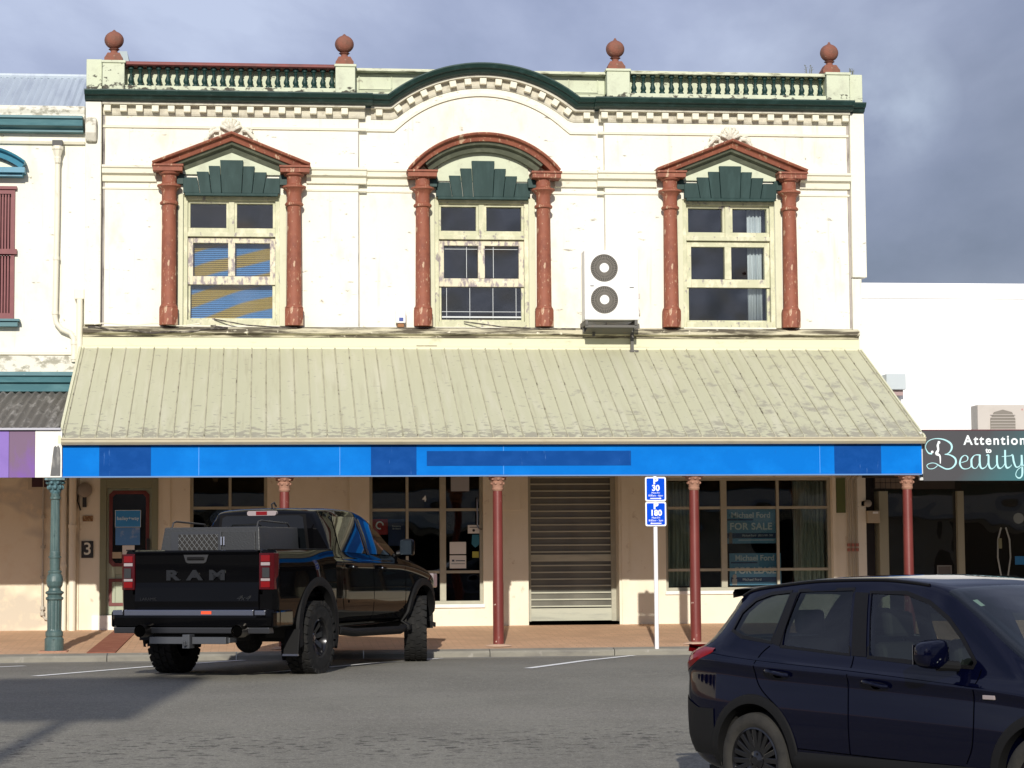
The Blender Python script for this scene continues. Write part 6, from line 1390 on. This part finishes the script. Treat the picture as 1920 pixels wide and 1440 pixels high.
# load bed
bedc = [(.62, .60), (.99, .62), (1.008, .9), (1.012, 1.15), (.995, 1.34), (.965, 1.46), (.95, 1.495), (.90, 1.50), (.86, 1.48), (.84, 1.40), (.84, .98), (.62, .98)]
for s in (-1, 1):
    mb = MB(); rows = []
    for x in [-1.24, -1.22, -1.15] + [-1.1+.1*i for i in range(17)] + [.565, .58]:
        t = (.955 if x < -1.23 else .975 if x < -1.2 else 1.); fl = 1.0+.018*math.exp(-((x)/.55)**2)
        rows.append([(x, s*(y*fl*t if y > .85 else y), z) for y, z in bedc])
    n = len(bedc); vs = [q for r in rows for q in r]; mb.add(vs, [(i*n+k, i*n+(k+1) % n, (i+1)*n+(k+1) % n, (i+1)*n+k) for i in range(len(rows)-1) for k in range(n)] + [tuple(range(n)), tuple((len(rows)-1)*n+k for k in range(n))])
    o = mb.build('bed_side', tpaint_m, V2, smooth=True, local=True)
    boolean(o, [cyl_cutter(0, .55, .53, -1.3, -.5) if s < 0 else cyl_cutter(0, .55, .53, .5, 1.3)]); o.data.materials.clear(); o.data.materials.append(tpaint_m)
    for p in o.data.polygons: p.use_smooth = True; p.material_index = 0
    o.data.set_sharp_from_angle(angle=rad(30))
    arch_ring(V2, None, 0, .55, .515, .625, s, plas_m, .045, a0=-25, a1=200, base=1.0)
    mb = MB(); mb.box(-1.2, .56, *sorted((s*.88, s*.955)), 1.498, 1.512); mb.build('bed_rail_cap', plas_m, V2, local=True, bevel=.005)
    # tail lamp wrapping the corner
    L_ = thing('tail_lamp', None, None); L_.parent = V2
    def lamp(z0, z1, m, nm, o_=0.):
        mb = MB(); mb.prism([(-1.262-o_, s*.805), (-1.262-o_, s*.93), (-1.235-o_, s*(.985+o_)), (-1.16, s*(1.004+o_)), (-1.12, s*(1.00+o_)), (-1.12, s*.81)], z0, z1, 'z'); return mb.build(nm, m, L_, local=True, bevel=.006)
    lamp(1.035, 1.46, lampdk_m, 'housing'); 
    for z0_, z1_, m__, nm in ((1.36, 1.435, lampred_m, 'lens'), (1.315, 1.352, lampw_m, 'reversing_lens'), (1.135, 1.165, lampw_m, 'reversing_lens'), (1.06, 1.13, lampred_m, 'lens')):
        mb = MB(); mb.box(-1.270, -1.263, *sorted((s*.83, s*.945)), z0_, z1_); mb.build(nm, m__, L_, local=True, bevel=.003)
    mb = MB(); mb.box(-1.272, -1.262, *sorted((s*.85, s*.94)), 1.175, 1.29); mb.build('lamp_cell', black_m, L_, local=True)
mb = MB(); mb.box(-1.2, .58, -.84, .84, .93, .98); mb.box(.54, .58, -.84, .84, .98, 1.46); mb.build('bed_floor', plas_m, V2, local=True)
mb = MB(); mb.prism([(-1.205, .79), (-1.262, .79), (-1.268, .90), (-1.258, 1.06), (-1.250, 1.12), (-1.256, 1.34), (-1.262, 1.44), (-1.285, 1.475), (-1.285, 1.492), (-1.24, 1.50), (-1.205, 1.495)], -.80, .80, 'y'); 
tgt = mb.build('tailgate', tpaint_m, V2, local=True, bevel=.006)
mb = MB(); mb.prism([(y+.0, z) for y, z in ((-.16, 1.445), (.16, 1.445), (.13, 1.36), (.10, 1.345), (-.10, 1.345), (-.13, 1.36))], -1.272, -1.262, 'x'); o = mb.build('handle_recess', black_m, tgt, local=True)
mb = MB(); mb.box(-1.292, -1.272, -.11, .11, 1.385, 1.42); mb.build('handle', trimb_m, o, local=True) if False else mb.build('tailgate_handle', trimb_m, tgt, local=True, bevel=.006)
lm = mat('badge_graphite', (.007, .0075, .009), .35, spec=.5)
for ch, y in (('R', .31), ('A', .02), ('M', -.27)): text('badge_letter', ch, .155, lm, (-1.262, y, 1.20), tgt, rot=(PI/2, 0, -PI/2), ext=.008, bold=.008, sx=1.75, local=True)
text('badge_lettering', 'LARAMIE', .05, lm, (-1.272, .62, .925), tgt, rot=(PI/2, 0, -PI/2), ext=.003, sx=1.1, local=True); text('badge_lettering', '4x4', .085, lm, (-1.272, -.60, .935), tgt, rot=(PI/2, 0, -PI/2), ext=.003, shear=.4, sx=1.3, local=True)
# bumper
mb = MB(); pb = [(-1.26, .62), (-1.40, .60), (-1.455, .62), (-1.47, .70), (-1.465, .775), (-1.45, .80), (-1.26, .80)]
rows = []
for y, dx in ((-1.045, .16), (-1.04, .10), (-.98, .03), (-.85, .0), (.85, .0), (.98, .03), (1.04, .10), (1.045, .16)): rows.append([(min(x+dx, -1.18), y, z) for x, z in pb])
n = len(pb); mb.add([q for r in rows for q in r], [(i*n+k, i*n+(k+1) % n, (i+1)*n+(k+1) % n, (i+1)*n+k) for i in range(len(rows)-1) for k in range(n)] + [tuple(range(n)), tuple((len(rows)-1)*n+k for k in range(n))])
bm_ = mb.build('rear_bumper', tpaint_m, V2, smooth=True, local=True)
for s in (-1, 1): mb = MB(); mb.prism([(-1.40, s*1.04), (-1.30, s*1.05), (-.76, s*1.02), (-.76, s*.9), (-1.3, s*.9)], .60, .79, 'z'); mb.build('bumper_end', tpaint_m, V2, local=True, bevel=.02)
mb = MB(); mb.box(-1.476, -1.30, -.83, .83, .735, .806); mb.box(-1.478, -1.44, -.98, -.845, .74, .80); mb.box(-1.478, -1.44, .845, .98, .74, .80); mb.build('step_pad', chrome_m, bm_, local=True, bevel=.008)
mb = MB(); mb.box(-1.482, -1.476, -.30, -.17, .755, .79); mb.build('reflector', orange_m, bm_, local=True)
mb = MB(); mb.prism([(-1.42, .60), (-1.30, .60), (-1.26, .53), (-1.40, .53)], -1.0, 1.0, 'y'); mb.build('lower_valance', mat('valance_grey', (.05, .052, .06), .35, metal=.4), bm_, local=True, bevel=.01)
mb = MB(); mb.box(-1.47, -1.38, -.48, -.05, .41, .49); mb.box(-1.47, -1.38, .07, .50, .41, .49); mb.box(-1.4, -1.2, -.5, .5, .42, .48); mb.box(-1.52, -1.38, -.04, .05, .36, .52); mb.tube([(-1.52, 0, .4), (-1.56, 0, .40), (-1.57, 0, .45)], .018, 8); mb.build('tow_bar', mat('towbar_grey', (.085, .09, .10), .4, metal=.4), V2, local=True, bevel=.008)
for s in (-1, 1):
    mb = MB(); mb.lathe([(.072, -.16), (.076, 0), (.065, .005), (.055, .12)], c=(-1.40, s*.62-.04, .56), n=22, axis='x'); mb.f = mb.f[:-2]; o = mb.build('exhaust_tip', mat('heat_stained_steel', (.22, .20, .18), .3, metal=1.), V2, smooth=True, local=True); mb = MB(); mb.lathe([(.062, .0), (.062, .004)], c=(-1.53, s*.62-.04, .56), n=20, axis='x'); mb.build('exhaust_opening', seam_m, o, local=True)
    mb = MB(); mb.prism([(-.64, s*.86), (-.64, s*1.05), (-.615, s*1.05), (-.615, s*.86)], .26 if s < 0 else .42, .56, 'z'); mb.v = [(a-(.56-c)*.18, b, c) for a, b, c in mb.v]; o = mb.build('mudflap', plas_m, V2, local=True, bevel=.006)
    mb = MB(); mb.box(-.715, -.675, *sorted((s*.86, s*1.055)), .245, .268); mb.build('flap_edge', chrome_m, o, local=True) if s < 0 else None
mb = MB(); mb.tube([(0, -.9, RT), (0, .9, RT)], .05, 10); mb.sphere((0, -.10, RT-.02), .19, 14, 10, (1, .9, .9)); mb.box(-1.2, 4.2, -.50, -.40, .50, .62); mb.box(-1.2, 4.2, .40, .50, .50, .62); mb.box(-.95, -.5, -.35, .35, .42, .7); mb.box(.8, 3.4, -.3, .3, .42, .6); mb.tube([(WB, -.9, RT), (WB, .9, RT)], .05, 8); mb.box(WB-.3, WB+.5, -.45, .45, .45, .9)
mb.build('chassis', dark_m, V2, local=True)
dark_wells(V2, ((0, .56), (WB, .53)), .55, .97, .525)
for x, y, st in ((0, -.905, 0), (0, .905, 0), (WB, -.905, rad(20)), (WB, .905, rad(20))):
    wheel(V2, x, y, RT, RT, .30, .225, rubber_m, rim_m, 8, st, chunky=True, spoke_m=mat('gloss_dark_spoke', (.035, .037, .042), .2, metal=.7, coat=.5))
TX, TY, TZ, TRR = -.287, -8.184, .062, 1.147
V2.location = (TX, TY, TZ); V2.rotation_euler = (0, 0, TRR)

# ---- dog crate in the tray
Dg = thing('dog_crate', 'low grey checker plate dog crate with mesh door standing in the pickup tray', 'dog crate', (TX, TY, TZ), TRR)
mb = MB(); z0, z1 = .985, 1.775; bx = [(-.80, .80), (.42, .80), (.42, -.62), (-.80, -.62)]
tp = [(-.77, .66), (.38, .66), (.38, -.58), (-.77, -.58)]
mb.add([(a, b, z0) for a, b in bx]+[(a, b, z1) for a, b in tp], [(0, 3, 2, 1), (4, 5, 6, 7), (0, 1, 5, 4), (1, 2, 6, 5), (2, 3, 7, 6), (3, 0, 4, 7)]); bxo = mb.build('box', plate_m, Dg, local=True, bevel=.01)
mb = MB(); mb.box(-.802, -.762, -.10, .56, 1.48, 1.72); o = mb.build('mesh_door', mat('crate_frame', (.06, .063, .07), .4, metal=.5), Dg, local=True, bevel=.004)
mb = MB(); mb.box(-.805, -.8025, -.06, .46, 1.50, 1.69); mb.build('opening', dark_m, o, local=True)
mb = MB()
for k in range(-2, 9):
    for sg in (1, -1):
        y0_ = -.06+k*.065; a = (y0_, 1.50); b = (y0_+.16, 1.69)
        if sg < 0: a, b = (y0_, 1.69), (y0_+.16, 1.50)
        # clip to the opening
        (ya, za), (yb, zb2) = a, b
        if ya < -.06: t = (-.06-ya)/(yb-ya); ya, za = -.06, za+(zb2-za)*t
        if yb > .46: t = (yb-.46)/(yb-ya) if yb != ya else 0; yb, zb2 = .46, zb2-(zb2-za)*t
        if yb-ya > .01: mb.tube([(-.808, ya, za), (-.808, yb, zb2)], .0028, 5)
mb.build('wire_mesh', mat('mesh_grey', (.30, .31, .32), .4, metal=.6), o, local=True)
mb = MB(); mb.box(-.798, -.762, -.54, -.15, 1.48, 1.72); mb.build('side_hatch', plate_m, Dg, local=True, bevel=.004)
mb = MB(); mb.box(-.815, -.80, -.115, -.10, 1.56, 1.66); mb.box(-.815, -.80, -.15, -.135, 1.56, 1.66); mb.build('latch', chromeb_m, Dg, local=True)
for s in (-1, 1):
    mb = MB(); yy_ = .04+s*.56; mb.tube([(-.70, yy_, 1.76), (-.66, yy_, 1.835), (-.58, yy_, 1.85), (.2, yy_, 1.825), (.30, yy_, 1.76)], .011, 8); mb.build('top_rail', black_m, Dg, smooth=True, local=True)
